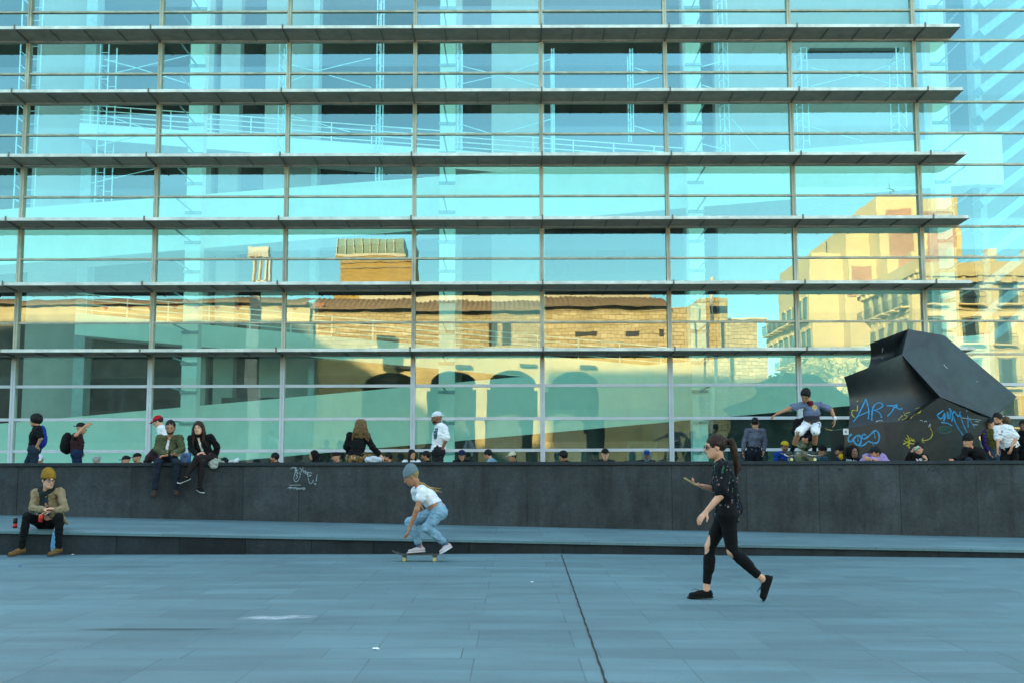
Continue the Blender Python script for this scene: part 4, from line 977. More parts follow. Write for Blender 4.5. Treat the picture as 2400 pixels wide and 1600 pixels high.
            if len(hat) > 2: 
                add('cap', [('+', 'ell', HL(0, -.006, .044), A, V3(.088, .104, .080) * sh_, .01), ('cut', HL(0, 0, .030), hu), ('+', 'ell', HL(0, .118, .034), A, V3(.066, .055, .0085) * sh_, .012)], cloth(hat[2], .8), .006)
        elif kind == 'flat':
            add('flat_cap', [('+', 'ell', HL(0, .0, .062), A, V3(.100, .118, .055) * sh_, .02), ('cut', HL(0, 0, .030), hu), ('+', 'ell', HL(0, .105, .036), A, V3(.066, .045, .010) * sh_, .012)], HM, .006)
    # --- clothes
    M = lambda c: cloth(c) if isinstance(c, tuple) else c
    wr_ = (.0055, 34, 11, V3(1, 1, 1.7))
    def top(t, name='shirt'):
        th = t.get('t', .014); ops_ = T(th) + ([('+', 'ecap', pel - up_t * t.get('low', 0) * s, pel, side, (w1 + th + t.get('flare', .01), dp + th + t.get('flare', .01)), (w1 + th, dp + th), .04)] if t.get('low', 0) > 0 else [])
        ops_ += t.get('plus', [])
        ops_.append(('cut', pel + up_t * t.get('hem', -.02) * s, nz(up_t + tf * t.get('tilt', 0))))
        for x in 'lr': ops_ += arm(min(th, .017), x, t.get('sleeve', .28), t.get('sflare', .010))
        ops_ += [('-', 'cone', nek + up_t * .005 * s, nb, (.056 + t.get('neck', 0)) * s, .062 * s, .008)]
        if t.get('vneck'): ops_ += [('-', 'cone', nek + tf * .07 * s, nek + tf * .10 * s - up_t * t['vneck'] * s, .035 * s, .012, .008)]
        if t.get('open'): 
            for q in np.linspace(0, 1, 5): c_ = nek * (1 - q) + (pel - up_t * .1 * s) * q + tf * (.11 + .02 * q) * s; ops_.append(('-', 'ell', c_, np.array([side, tf, up_t]), V3(t['open'] * (1 + .3 * q), .07, .12) * s, .01))
        ops_ += t.get('minus', [])
        o = add(t.get('name', name), ops_, M(t['col']), None, t.get('wr', wr_))
        if t.get('collar'):
            for q in (-1, 1): add('collar', [('+', 'ecap', nek + side * .055 * q * s - tf * .02 * s + up_t * .035 * s, nek + side * .050 * q * s + tf * .085 * s - up_t * .015 * s, up_t, (.026 * s, .012 * s), (.030 * s, .010 * s), .01)], M(t['col']), .007)
        return o
    if g('under'): top(g('under'), 'undershirt')
    if g('top'): top(g('top'))
    b = g('bottom')
    if b:
        th = b.get('t', .012); k_ = b.get('kind', 'long'); ops_ = hip(th) + [('cut', pel + up_t * b.get('waist', .09) * s, -up_t)]
        if k_ == 'skirt':
            for x in 'lr': ops_ += leg(th + .03, x, l1=.42, flare=.03, k=.08)
        else:
            for x in 'lr': ops_ += leg(th, x, l1={'long': .985, 'crop': .90, 'short': .47, 'capri': .75}[k_], flare=b.get('flare', 0))
        ops_ += b.get('minus', [])
        add({'long': 'trousers', 'crop': 'trousers', 'short': 'shorts', 'skirt': 'skirt', 'capri': 'trousers'}[k_], ops_, M(b['col']), None, b.get('wr', (.0055, 38, 23, V3(1, 1, 2.0))))
    if g('socks'):
        for x in 'lr':
            K_, A_ = J['k' + x], J['a' + x]; add('sock', [('+', 'cone', A_ + (K_ - A_) * g('socks')[1], A_ - feet[x][1] * .03 * s, .044 * s, .040 * s, .01)], M(g('socks')[0]), .007)
    if g('shoes'):
        for x in 'lr':
            d, n, sx, heel, L = feet[x]; A_ = J['a' + x]; e = .27 * s if not fem else .245 * s; sc = M(g('shoes')[0]); hi = g('shoes')[2] if len(g('shoes')) > 2 else 0
            so_ = [('+', 'ecap', heel + n * .034 * s + d * .01 * s, heel + d * (e - .055 * s) + n * .030 * s, sx, (.038 * s, .042 * s), (.047 * s, .033 * s), .02), ('+', 'ecap', heel + n * .055 * s + d * .015 * s, heel + d * .11 * s + n * .045 * s, sx, (.038 * s, .040 * s), (.040 * s, .034 * s), .03)]
            if hi: so_ += [('+', 'cone', heel + n * .05 * s + d * .035 * s, A_ + n * hi * s, .044 * s, .046 * s, .02)]
            so_ += [('cut', heel + n * .012 * s, n)]
            sh = add('shoe', so_, sc, .0065)
            V, F_ = field_mesh([('+', 'ecap', heel + n * .012 * s + d * .008 * s, heel + d * (e - .053 * s) + n * .012 * s, sx, (.043 * s, .05 * s), (.051 * s, .050 * s), .01), ('cut', heel, n), ('cut', heel + n * .022 * s, -n)], .0065)
            if sh and len(F_): mesh_obj('sole', [(V, F_, 0)], [M(g('shoes')[1])], sh, origin)
    return body, add, feet, HL, A

def PJ(Y0, D):
    """joints from picture points: name -> (px, py[, dy])"""
    out = {}
    for k, v in D.items():
        if isinstance(v, tuple) and len(v) in (2, 3) and k not in ('hf', 'hu', 'tf', 'dl', 'dr', 'nl', 'nr'): p = atY(v[0], v[1], Y0 + (v[2] if len(v) > 2 else 0)); out[k] = V3(*p)
        else: out[k] = V3(*v) if isinstance(v, tuple) else v
    return out
def TJ(kind, x, y, z, yaw, s=1.0, lean=0.0, headyaw=0.0, nod=0.0, over=None):
    """template poses in own axes (right, forward, up); yaw 0 looks towards the camera (-Y), positive turns to picture right"""
    if kind == 'stand':
        D = dict(pel=(0, 0, .93), che=(0, .0, 1.22), nek=(0, -.01, 1.46), hed=(0, .03, 1.615), sl=(-.18, -.01, 1.40), sr=(.18, -.01, 1.40), el=(-.23, -.03, 1.12), er=(.23, -.03, 1.12), wl=(-.24, .07, .88), wr=(.24, .07, .88),
                 hl=(-.09, 0, .92), hr=(.09, 0, .92), kl=(-.10, .03, .50), kr=(.10, .03, .50), al=(-.11, 0, .085), ar=(.11, 0, .085), tl=(-.13, .17, .022), tr=(.13, .17, .022))
    else:
        D = dict(pel=(0, 0, .11), che=(0, .02, .38), nek=(0, .05, .60), hed=(0, .10, .755), sl=(-.18, .04, .55), sr=(.18, .04, .55), el=(-.24, .12, .30), er=(.24, .12, .30), wl=(-.12, .33, .30), wr=(.12, .33, .30),
                 hl=(-.09, .03, .10), hr=(.09, .03, .10), kl=(-.17, .40, .38), kr=(.17, .40, .38), al=(-.14, .55, .06), ar=(.14, .55, .06), tl=(-.15, .72, .0), tr=(.15, .72, .0))
        if kind == 'sit_low':
            for k, v in dict(al=(-.14, .60, -.12), ar=(.14, .60, -.12), tl=(-.15, .77, -.19), tr=(.15, .77, -.19), kl=(-.15, .45, .22), kr=(.15, .45, .22)).items(): D[k] = v
    if over: D.update(over)
    f = V3(math.sin(yaw), -math.cos(yaw), 0); r_ = V3(-math.cos(yaw), -math.sin(yaw), 0); u = V3(0, 0, 1); o = V3(x, y, z)
    hipz = D['pel'][2]; out = {}
    for k, v in D.items():
        a, b, c = v
        if k in ('che', 'nek', 'hed', 'sl', 'sr', 'el', 'er', 'wl', 'wr') and lean: dz_ = c - hipz; b = b + dz_ * math.sin(lean); c = hipz + dz_ * math.cos(lean)
        out[k] = o + (r_ * a + f * b + u * c) * s
    yh = yaw + headyaw; out['tf'] = f; fh = V3(math.sin(yh), -math.cos(yh), 0); out['hf'] = nz(fh * math.cos(nod) - u * math.sin(nod)); out['hu'] = nz(u * math.cos(nod) + fh * math.sin(nod))
    return out
def head_top(J, s=1.0): return J['hed'] + nz(J.get('hu', V3(0, 0, 1))) * .118 * s
# ------------------------------------------------------------------ the walking woman
def dotted(name, base, cols, scale=22, thr=.30):
    m, nt, N, Lk, b = newmat(name); setp(b, base, .8, 0, .2); tc = N.new('ShaderNodeTexCoord'); vo = N.new('ShaderNodeTexVoronoi'); vo.inputs['Scale'].default_value = scale
    Lk.new(tc.outputs['Object'], vo.inputs['Vector']); msk = ramp(nt, vo.outputs['Distance'], [(0, (1, 1, 1)), (thr, (1, 1, 1)), (thr + .06, (0, 0, 0))])
    sp = N.new('ShaderNodeSeparateColor'); Lk.new(vo.outputs['Color'], sp.inputs[0]); st = [(i / len(cols), c) for i, c in enumerate(cols)]
    cr = ramp(nt, sp.outputs[0], st); cr.node.color_ramp.interpolation = 'CONSTANT'; pick = ramp(nt, sp.outputs[1], [(.45, (0, 0, 0)), (.5, (1, 1, 1))])
    mk = mixc(nt, 1.0, msk, pick, 'MULTIPLY'); Lk.new(mixc(nt, mk, base, cr), b.inputs['Base Color']); return m
FLORAL = dotted('floral_print', (.004, .0052, .0085), [(.22, .10, .09), (.30, .27, .14), (.06, .14, .10), (.30, .13, .15), (.05, .08, .18), (.28, .24, .22)], 26, .26)
CAMO = dotted('camouflage', (.13, .15, .09), [(.24, .24, .17), (.07, .09, .05), (.28, .26, .20), (.10, .13, .08)], 9, .75)
PATT = dotted('brown_print', (.20, .12, .05), [(.36, .24, .09), (.09, .05, .03), (.32, .20, .08), (.14, .08, .05)], 24, .6)
HEADL = V3(0, 0, 1)
Y = 11.9
J = PJ(Y, dict(hed=(1675, 1047), nek=(1689, 1083, .02), che=(1697, 1128), pel=(1701, 1196), sl=(1694, 1095, -.15), sr=(1690, 1095, .16), el=(1688, 1160, -.20), er=(1681, 1148, .20), wl=(1657, 1196, -.22), wr=(1648, 1139, .10),
               hl=(1705, 1206, -.08), hr=(1700, 1206, .08), kl=(1716, 1291, -.09), kr=(1664, 1279, .09), al=(1789, 1358, -.08), ar=(1655, 1382, .08), tl=(1790, 1396, -.09), tr=(1609, 1396, .08),
               hf=(-1, -.10, -.06), hu=(-.04, 0, 1), tf=(-1, .0, -.02), dl=(-.70, -.1, -.75), nl=(.55, .6, -.5), dr=(-.93, -.15, .25), nr=(.1, -.2, 1.0), cl=.28, cr=.75))
wJ = J
px2 = lambda px, py, dy, Y=Y: V3(*atY(px, py, Y + dy))
look = dict(fem=1, skin='fair', thumbl=1, thumbr=1, hair=('tail', (.040, .020, .012)),
    strands=[(px2(1696, 1030, .01), px2(1714, 1035, .01), .022, .030), (px2(1714, 1033, .01), px2(1724, 1068, .01), .034, .040), (px2(1724, 1068, .01), px2(1729, 1100, .0), .040, .026), (px2(1727, 1100, 0), px2(1724, 1122, 0), .024, .006), (px2(1722, 1060, .01), px2(1736, 1098, .02), .022, .008), (px2(1683, 1040, -.09), px2(1700, 1030, -.02), .02, .02)],
    under=dict(col=(.035, .14, .06), sleeve=.1, hem=-.01, t=.006, neck=-.004),
    top=dict(col=FLORAL, sleeve=.40, sflare=.020, t=.015, hem=-.09, low=.09, flare=.014, neck=.014, tilt=-.3, name='floral_shirt', plus=[('+', 'cone', px2(1714, 1120, .0), px2(1733, 1194, .0), .05, .035, .05), ('+', 'cone', px2(1712, 1130, -.06), px2(1722, 1200, -.06), .05, .03, .05), ('+', 'cone', px2(1712, 1130, .08), px2(1722, 1196, .08), .05, .03, .05)],
             minus=[('-', 'cone', px2(1670, 1092, -.02), px2(1664, 1130, -.02), .012, .030, .01), ('-', 'cone', px2(1664, 1130, -.02), px2(1666, 1178, -.02), .030, .025, .01)], wr=(.006, 30, 3, V3(1.3, 1, .5))),
    bottom=dict(col=BLACKC, kind='crop', t=.0085, waist=.06, minus=[('-', 'ell', px2(1652, 1266, .08), np.eye(3), V3(.055, .09, .115), .01), ('-', 'ell', px2(1651, 1284, .08), np.eye(3), V3(.05, .08, .06), .01), ('-', 'ell', px2(1703, 1297, -.12), np.array([[.75, 0, -.66], [0, 1, 0], [.66, 0, .75]]), V3(.085, .10, .038), .01)], wr=(.0015, 40, 5, V3(1, 1, 1))),
    shoes=(BLACKC, (.014, .014, .015), 0))
wb, wadd, wfeet, wHL, wA = person('woman walking left in ripped black trousers and dark floral shirt, looking at her phone', J, look, .98, .0085)
# shorten trousers: pale ankles show above the shoes; dark glasses
mb = MB()
for q in (-1, 1):
    pts = [wHL(.032 * q + .024 * math.cos(a), .103 - .008 * abs(math.cos(a)), .002 + .017 * math.sin(a)) for a in np.linspace(0, 2 * math.pi, 13)]; mb.tube([Vector(p) for p in pts], .003, 5, cap=False)
    mb.tube([Vector(wHL(.056 * q, .098, .006)), Vector(wHL(.080 * q, .0, .004))], .0025, 5)
    n = 12; c = wHL(.032 * q, .104, .002); vs = [Vector(wHL(.032 * q + .023 * math.cos(a), .104 - .006 * abs(math.cos(a)), .002 + .016 * math.sin(a))) for a in np.linspace(0, 2 * math.pi, n, endpoint=False)]; mb.add(vs, [tuple(range(n))])
o = mb.build('sunglasses', plain('glasses_black', (.01, .01, .01), .2), wb); o.location = -wb.location
def laces(body, feet, J, mat, s=1, col=None):
    for x in 'lr':
        d, n, sx, heel, L = feet[x]; mb = MB()
        for i in range(4):
            c = heel + d * (.115 + .022 * i) * s + n * (.078 - .008 * i) * s; mb.tube([Vector(c - sx * .022 * s), Vector(c + n * .006 * s), Vector(c + sx * .022 * s)], .003 * s, 5)
        c = heel + d * .11 * s + n * .085 * s; mb.tube([Vector(c), Vector(c + d * .05 * s + n * .012 * s + sx * .03 * s), Vector(c + d * .07 * s - n * .01 * s + sx * .035 * s)], .003 * s, 5); mb.tube([Vector(c), Vector(c + d * .05 * s + n * .012 * s - sx * .03 * s)], .003 * s, 5)
        o = mb.build('shoelace', mat, body); o.location = -body.location
laces(wb, wfeet, J, plain('lace_black', (.02, .02, .02), .8), .98)
# phone
a = px2(1604, 1119, .05); b_ = px2(1631, 1136, .07); d = nz(b_ - a); sx = V3(0, 1, 0); n = nz(np.cross(d, sx)); mb = MB(); 
def slab(mb, a, b, sx, w_, n, t, m0=0):
    vs = [p + sx * q * w_ / 2 + n * r_ * t / 2 for p in (a, b) for q in (-1, 1) for r_ in (-1, 1)]; mb.m = m0; mb.add([Vector(v) for v in vs], [(0, 1, 3, 2), (4, 6, 7, 5), (0, 4, 5, 1), (2, 3, 7, 6), (0, 2, 6, 4), (1, 5, 7, 3)])
slab(mb, a, b_, sx, .076, n, .014); ph = mb.build('phone', plain('phone_shell', (.50, .38, .14), .3, .6), origin=a, bevel=.002)
tag(ph, 'gold-cased smartphone held in the walking woman\'s right hand', 'phone')
mb = MB(); up_ = n if n[2] > 0 else -n; slab(mb, a + d * .006 + up_ * .0075, b_ - d * .006 + up_ * .0075, sx, .066, n, .002); o = mb.build('screen', plain('phone_screen', (.01, .01, .012), .08), ph); o.location = -ph.location

# ------------------------------------------------------------------ skateboards
def skateboard(cx, cy, cz, length, dirv, label, deck_col, wheel_col, tilt=0):
    """origin under the wheels"""
    root = empty('skateboard', (cx, cy, cz)); tag(root, label, 'skateboard', 'skateboards being ridden'); root.rotation_euler = (0, tilt, math.atan2(dirv[1], dirv[0]))
    n = 24; L = length; mb = MB(); vs = []; W = .10
    for i in range(n + 1):
        u = i / n * 2 - 1; x = u * L / 2; z = .098 + (.055 * max(0, (abs(u) - .62) / .38) ** 1.3); wd = W * math.sqrt(max(.02, 1 - max(0, (abs(u) - .72) / .28) ** 2.2))
        for k, yy in enumerate((-1, -.5, 0, .5, 1)):
            vs.append((x, yy * wd, z + .006 * abs(yy) ** 2))
    m_ = len(vs); vs2 = [(x, y, z - .011) for x, y, z in vs]; fs = []; fb = []
    for i in range(n):
        for k in range(4): q = (i * 5 + k, (i + 1) * 5 + k, (i + 1) * 5 + k + 1, i * 5 + k + 1); fs.append(q); fb.append(tuple(v + m_ for v in q[::-1]))
    eds = []
    for i in range(n): eds += [(i * 5, i * 5 + m_, (i + 1) * 5 + m_, (i + 1) * 5), (i * 5 + 4, (i + 1) * 5 + 4, (i + 1) * 5 + 4 + m_, i * 5 + 4 + m_)]
    for k in range(4): eds += [(k, k + 1, k + 1 + m_, k + m_), (n * 5 + k, n * 5 + k + m_, n * 5 + k + 1 + m_, n * 5 + k + 1)]
    mb.add(vs + vs2, eds + fb + fs); dk = mb.build('deck', [plain('deck_wood', deck_col, .5), plain('grip_tape', (.03, .035, .036), .95)], root, smooth=False)
    for p in dk.data.polygons[-len(fs):]: p.material_index = 1
    for sx_ in (-1, 1):
        mb = MB(); x = sx_ * L * .27; mb.tube([(x, -.075, .030), (x, .075, .030)], .008, 8); mb.box(x - .02, x + .02, -.03, .03, .034, .066); mb.box(x - .04, x + .035, -.026, .026, .070, .087); tr_ = mb.build('truck', plain('truck_metal', (.20, .21, .22), .4, .7), root)
        for sy in (-1, 1):
            mb = MB(); mb.lathe([(.012, -.017), (.024, -.017), (.028, -.012), (.028, .012), (.024, .017), (.012, .017)], (x, sy * .085, .030), 16, 'y'); mb.build('wheel', plain('urethane', wheel_col, .5), tr_, smooth=False)
    return root
# ------------------------------------------------------------------ the crouching skater girl
Y = 16.55; pb_ = atY(984, 1308, Y); zb0 = zg(pb_.x)
skateboard(pb_.x, Y, zb0, .80, (1, 0, 0), 'dark skateboard with yellow wheels rolling along the foot of the step under the crouching girl', (.07, .08, .07), (.48, .40, .15))
px2 = lambda px, py, dy: V3(*atY(px, py, 16.55 + dy))
J = PJ(Y, dict(hed=(963, 1116), nek=(983, 1143, .02), che=(1002, 1163), pel=(1028, 1193), sl=(990, 1152, -.16), sr=(974, 1150, .17), el=(977, 1193, -.20), er=(985, 1190, .24), wl=(960, 1236, -.16), wr=(1000, 1208, .30),
               hl=(1031, 1200, -.09), hr=(1020, 1199, .10), kl=(1000, 1235, -.16), kr=(960, 1222, .10), al=(1046, 1275, -.02), ar=(985, 1281, .05), tl=(1033, 1294, -.17), tr=(957, 1293, .03),
               hf=(-.80, -.18, -.42), hu=(-.35, -.05, .9), tf=(-.72, -.12, -.62), dl=(-.30, -.05, -1), nl=(-.9, .3, .2), cl=.45, cr=.5))
look = dict(fem=1, hsc=1.08, skin='tan', hair=('tail', (.36, .25, .10)), hat=('beanie', (.17, .24, .27), .05),
    strands=[(px2(974, 1128, .0), px2(992, 1134, -.01), .022, .022), (px2(992, 1134, -.01), px2(1012, 1147, -.02), .020, .020), (px2(1012, 1147, -.02), px2(1036, 1152, -.02), .018, .006), (px2(1006, 1142, -.02), px2(1034, 1144, -.02), .014, .004)],
    top=dict(col=(.98, .97, 1.0), sleeve=.16, t=.016, hem=.10, tilt=-.3, sflare=.012, neck=.012, wr=(.003, 32, 5, V3(1.4, 1, 1.6))),
    bottom=dict(col=cloth((.26, .44, .58), .85, .3, 7), kind='crop', t=.013, waist=.07, flare=.006, wr=(.005, 44, 9, V3(1, 1, 2.2))),
    socks=(dotted('patterned_sock', (.06, .09, .16), [(.6, .6, .65), (.2, .3, .5)], 60, .3), .22), shoes=((.62, .52, .54), (.75, .72, .72), 0))
person('girl in grey beanie, white crop top and light jeans crouching on a moving skateboard', J, look, .97, .0085)
# ------------------------------------------------------------------ the seated man with the mustard beanie
Y = YF + .12; px2 = lambda px, py, dy: V3(*atY(px, py, YF + .12 + dy))
J = PJ(Y, dict(hed=(114, 1124, -.12), nek=(109, 1153, -.06), che=(114, 1182, .04), pel=(116, 1221, .14), sr=(84, 1155, -.02), sl=(141, 1153, -.02), er=(76, 1190, -.16), el=(152, 1191, -.14), wr=(103, 1194, -.42), wl=(121, 1196, -.40),
               hr=(101, 1226, .08), hl=(133, 1226, .08), kr=(63, 1209, -.36), kl=(138, 1210, -.38), ar=(50, 1283, -.34), al=(137, 1283, -.34), tr=(27, 1298, -.46), tl=(118, 1298, -.50),
               hf=(.70, -.70, -.10), hu=(.05, 0, 1), tf=(.12, -1, -.1), dl=(-1, -.1, -.12), nl=(0, .3, -1), dr=(1, -.2, .28), nr=(0, .3, -1), cl=.55, cr=.3))
CAN_RED = plain('red_can', (.62, .03, .015), .3, .3)
look = dict(skin='fair', hsc=1.14, hair=('short', (.02, .014, .01)), hat=('beanie', (.34, .18, .018), -.10), under=dict(col=(.05, .09, .16), sleeve=.02, t=.003, hem=0, neck=-.01),
    top=dict(col=(.34, .25, .14), sleeve=.97, t=.026, hem=-.02, low=.06, sflare=.004, open=.040, collar=0, name='coat', plus=[('+', 'cone', px2(140, 1205, .1), px2(158, 1226, .12), .06, .02, .05), ('+', 'cone', px2(98, 1205, .1), px2(90, 1228, .05), .05, .02, .05)], wr=(.0055, 30, 8, V3(1, 1, 1.8))),
    bottom=dict(col=BLACKC, kind='long', t=.010, wr=(.004, 40, 2, V3(1, 1, 1))), shoes=((.20, .11, .035), (.08, .055, .03), .0))
bb_, badd, bfeet, bHL, bA = person('man in mustard beanie, glasses and tan coat sitting on the step, looking right', J, look, 1.0, .0085)
badd('scarf', [('+', 'cone', J['nek'] + V3(-.09, -.02, .035), J['nek'] + V3(-.02, -.14, -.02), .036, .032, .03), ('+', 'cone', J['nek'] + V3(.09, -.02, .04), J['nek'] + V3(.02, -.14, -.02), .036, .032, .03), ('+', 'cone', J['nek'] + V3(-.09, .0, .04), J['nek'] + V3(.09, .0, .04), .045, .045, .03),
              ('+', 'ecap', J['nek'] + V3(0, -.15, -.03), J['nek'] + V3(.01, -.20, -.33), V3(1, 0, 0), (.045, .02), (.04, .018), .03), ('-', 'cone', J['nek'], J['nek'] + V3(.0, -.03, .2), .055, .06, .01)], cloth((.012, .020, .018)), .008, (.003, 60, 2, V3(1, 1, 1)))
mb = MB()
for q in (-1, 1):
    pts = [bHL(.032 * q + .024 * math.cos(a), .104, .002 + .018 * math.sin(a)) for a in np.linspace(0, 2 * math.pi, 13)]; mb.tube([Vector(p) for p in pts], .0032, 5, cap=False); mb.tube([Vector(bHL(.056 * q, .100, .006)), Vector(bHL(.080 * q, .0, .004))], .0028, 5)
mb.tube([Vector(bHL(-.008, .108, .006)), Vector(bHL(.008, .108, .006))], .003, 5)
o = mb.build('glasses', plain('frame_black', (.01, .01, .01), .3), bb_); o.location = -bb_.location
def can(c, label, body_col, r_=.033, h=.115, tilt=(0, 0), name='drink_can', band=None):
    root = empty(name, tuple(c)); root.rotation_euler = (tilt[0], tilt[1], 0); tag(root, label, 'can')
    mb = MB(); mb.lathe([(r_ * .8, 0), (r_, .008), (r_, h * .90), (r_ * .82, h)], (0, 0, 0), 20); mb.build('can_body', body_col, root, smooth=True)
    mb = MB(); mb.lathe([(r_ * .82, h), (r_ * .84, h + .004), (r_ * .76, h + .004), (r_ * .74, h - .002)], (0, 0, 0), 20); mb.build('can_rim', plain('can_alu', (.6, .62, .64), .3, .9), root, smooth=True)
    if band: mb = MB(); mb.lathe([(r_ + .0006, .01), (r_ + .0006, h * .42)], (0, 0, 0), 20); mb.build('can_band', band, root, smooth=True)
    return root
c = px2(94, 1222, -.44); can(c, 'red drink can hanging from the hand of the man in the mustard beanie', CAN_RED, .032, .115, (0, .12))
zc_ = ztop_front(atY(38, 1238, YF).x); c = atY(37, 1232, YF + .25); can((c.x, YF + .22, zc_ + .003), 'tall black and red drink can standing on the step at far left', plain('can_black', (.012, .012, .014), .3, .3), .034, .165, band=CAN_RED)
# folded blue umbrella leaning on the step between his feet
a = px2(122, 1298, -.17); b_ = px2(128, 1238, -.17); ub = empty('folded_umbrella', tuple(a)); tag(ub, 'folded light blue umbrella leaning on the step behind the seated man\'s leg', 'umbrella')
mb = MB(); v = Vector(b_ - a); mb.tube([v * .05, v * .3, v * .7, v * .95], [.018, .036, .030, .014], 10); mb.build('canopy', dotted('blue_print', (.12, .36, .60), [(.6, .62, .7), (.5, .2, .4), (.1, .3, .6)], 30, .4), ub, smooth=True)
mb = MB(); mb.tube([Vector((0, 0, 0)), v * .06], .005, 6); mb.tube([v * .93, v * 1.04], .009, 8); mb.build('shaft', plain('shaft_white', (.6, .62, .66), .4), ub)
# ------------------------------------------------------------------ the couple sitting on the wall
SEAT = ZW
OLIVE = cloth((.095, .105, .050), .85, .3, 8)
DENIM = cloth((.018, .024, .040)); BLK = cloth(BLACKC); WHITEC = cloth((.98, .96, .98), .8, .08)
BROWNS = ((.06, .035, .025), (.03, .02, .015), 0)
Y = YW + .20
J = PJ(Y, dict(hed=(399.5, 1001, -.08), nek=(398, 1026, -.02), che=(395, 1048, .04), pel=(392, 1072, .10), sr=(374, 1026), sl=(421, 1025), er=(367, 1052, -.04), el=(427, 1052, -.04), wr=(391, 1066, -.24), wl=(403, 1064, -.26),
               hr=(382, 1076, .06), hl=(403, 1076, .06), kr=(369.5, 1083, -.37), kl=(415.5, 1083, -.37), ar=(363, 1146, -.33), al=(412, 1146, -.33), tr=(360, 1162, -.47), tl=(415, 1158, -.48),
               hf=(.18, -.95, -.28), hu=(0, -.1, 1), tf=(.05, -1, -.1), dr=(-1, -.1, -.1), nr=(0, .4, -1), dl=(1, -.2, -.25), nl=(0, .3, 1), cl=.35, cr=.7))
b_, add_, ft_, HL_, A_ = person('man in olive shirt jacket sitting on the wall beside the woman in black, looking down', J, dict(skin='tan', hsc=1.12, hair=('crop', (.012, .010, .009)), beard=(.03, .018, .012),
    under=dict(col=WHITEC, sleeve=.02, t=.004, hem=-.02, neck=.004, vneck=.02), top=dict(col=OLIVE, name='jacket', sleeve=.93, t=.020, hem=-.03, low=.03, open=.026, collar=1), bottom=dict(col=DENIM, t=.012), shoes=BROWNS), .98, .009)
Y = YW + .22
px2 = lambda px, py, dy, Y=Y: V3(*atY(px, py, Y + dy))
J = PJ(Y, dict(hed=(465, 1003, -.04), nek=(468, 1027, .0), che=(475, 1048, .02), pel=(487, 1071, .06), sr=(447, 1027, -.02), sl=(494, 1024, .02), er=(449, 1050, -.06), el=(509, 1046, .06), wr=(461, 1065, -.22), wl=(506, 1066, .08),
               hr=(480, 1075, .02), hl=(498, 1074, .02), kl=(461, 1073, -.40), kr=(473, 1083, -.36), al=(437, 1115, -.44), ar=(468, 1140, -.34), tl=(419, 1129, -.52), tr=(475, 1152, -.47),
               hf=(-.02, -1, .02), hu=(-.10, 0, 1), tf=(-.12, -1, 0), dr=(.9, -.2, .4), nr=(0, .5, -1), dl=(.1, .2, -1), nl=(0, 1, 0), cl=.1, cr=.4))
b_, add_, ft_, HL_, A_ = person('woman with long brown hair in black jacket and tights, legs crossed, sitting on the wall', J, dict(fem=1, hsc=1.10, skin='fair', hair=('long', (.045, .018, .010)),
    strands=[(px2(453, 1003, .0), px2(449, 1038, -.03), .028, .016), (px2(477, 1003, 0), px2(482, 1040, -.04), .030, .022), (px2(449, 1030, -.05), px2(441, 1036, -.06), .012, .005), (px2(452, 1034, -.10), px2(453, 1048, -.12), .016, .008), (px2(480, 1036, -.10), px2(486, 1046, -.08), .018, .008)],
    under=dict(col=dotted('pale_print', (.50, .50, .42), [(.30, .45, .12), (.12, .10, .10), (.6, .6, .5)], 30, .4), sleeve=.02, t=.004, hem=-.02, neck=.006, vneck=.02), top=dict(col=BLK, name='jacket', sleeve=.95, t=.018, hem=-.03, low=.02, open=.022, sflare=.008),
    bottom=dict(col=cloth((.022, .014, .014)), t=.006, wr=(.001, 40, 5, V3(1, 1, 1))), shoes=(BLACKC, (.55, .55, .52), 0)), .94, .009)
add_('choker', [('+', 'cone', J['nek'] + V3(0, -.01, .035), J['nek'] + V3(0, -.012, .062), .054, .053, .004)], BLK, .006)
# woman with curly hair seen from behind
Y = YW + .34
px2 = lambda px, py, dy, Y=Y: V3(*atY(px, py, Y + dy))
J = PJ(Y, dict(hed=(845, 1000, .03), nek=(843, 1021, 0), che=(838, 1042, -.02), pel=(834, 1068, -.06), sl=(820, 1020), sr=(859, 1019), el=(812, 1046, -.02), er=(872, 1046, -.02), wl=(824, 1066, .22), wr=(889, 1063, .02),
               hl=(824, 1073, 0), hr=(846, 1073, 0), kl=(822, 1077, .45), kr=(866, 1074, .42), al=(822, 1135, .45), ar=(866, 1132, .45), tl=(822, 1150, .6), tr=(866, 1148, .6), hf=(.1, 1, -.35), hu=(.1, .3, 1), tf=(.05, 1, -.1)))
rgc = random.Random(9)
st_ = [(px2(842, 990, .0), px2(836, 1012, -.07), .07, .06), (px2(850, 990, 0), px2(855, 1012, -.07), .07, .06), (px2(838, 1008, -.05), px2(826, 1022, -.07), .05, .015), (px2(854, 1008, -.05), px2(863, 1032, -.06), .05, .018)]
for i in range(22):
    a = rgc.uniform(-1, 1); x_ = 844 + a * 16; st_.append((px2(x_, 1000 + rgc.random() * 10, -.10), px2(x_ + a * 9, 1017 + rgc.random() * 16, -.11 + .03 * abs(a)), .017, .006))
b_, add_, ft_, HL_, A_ = person('woman from behind with curly light brown hair and black jacket, sitting on the wall', J, dict(fem=1, skin='fair', hair=('long', (.17, .095, .035)), strands=st_,
    top=dict(col=BLK, name='jacket', sleeve=.96, t=.020, hem=-.005, flare=.03, low=.02, sflare=.006), bottom=dict(col=PATT, t=.016, kind='long', flare=.03), shoes=(BLACKC, BLACKC, .0)), .96, .009)

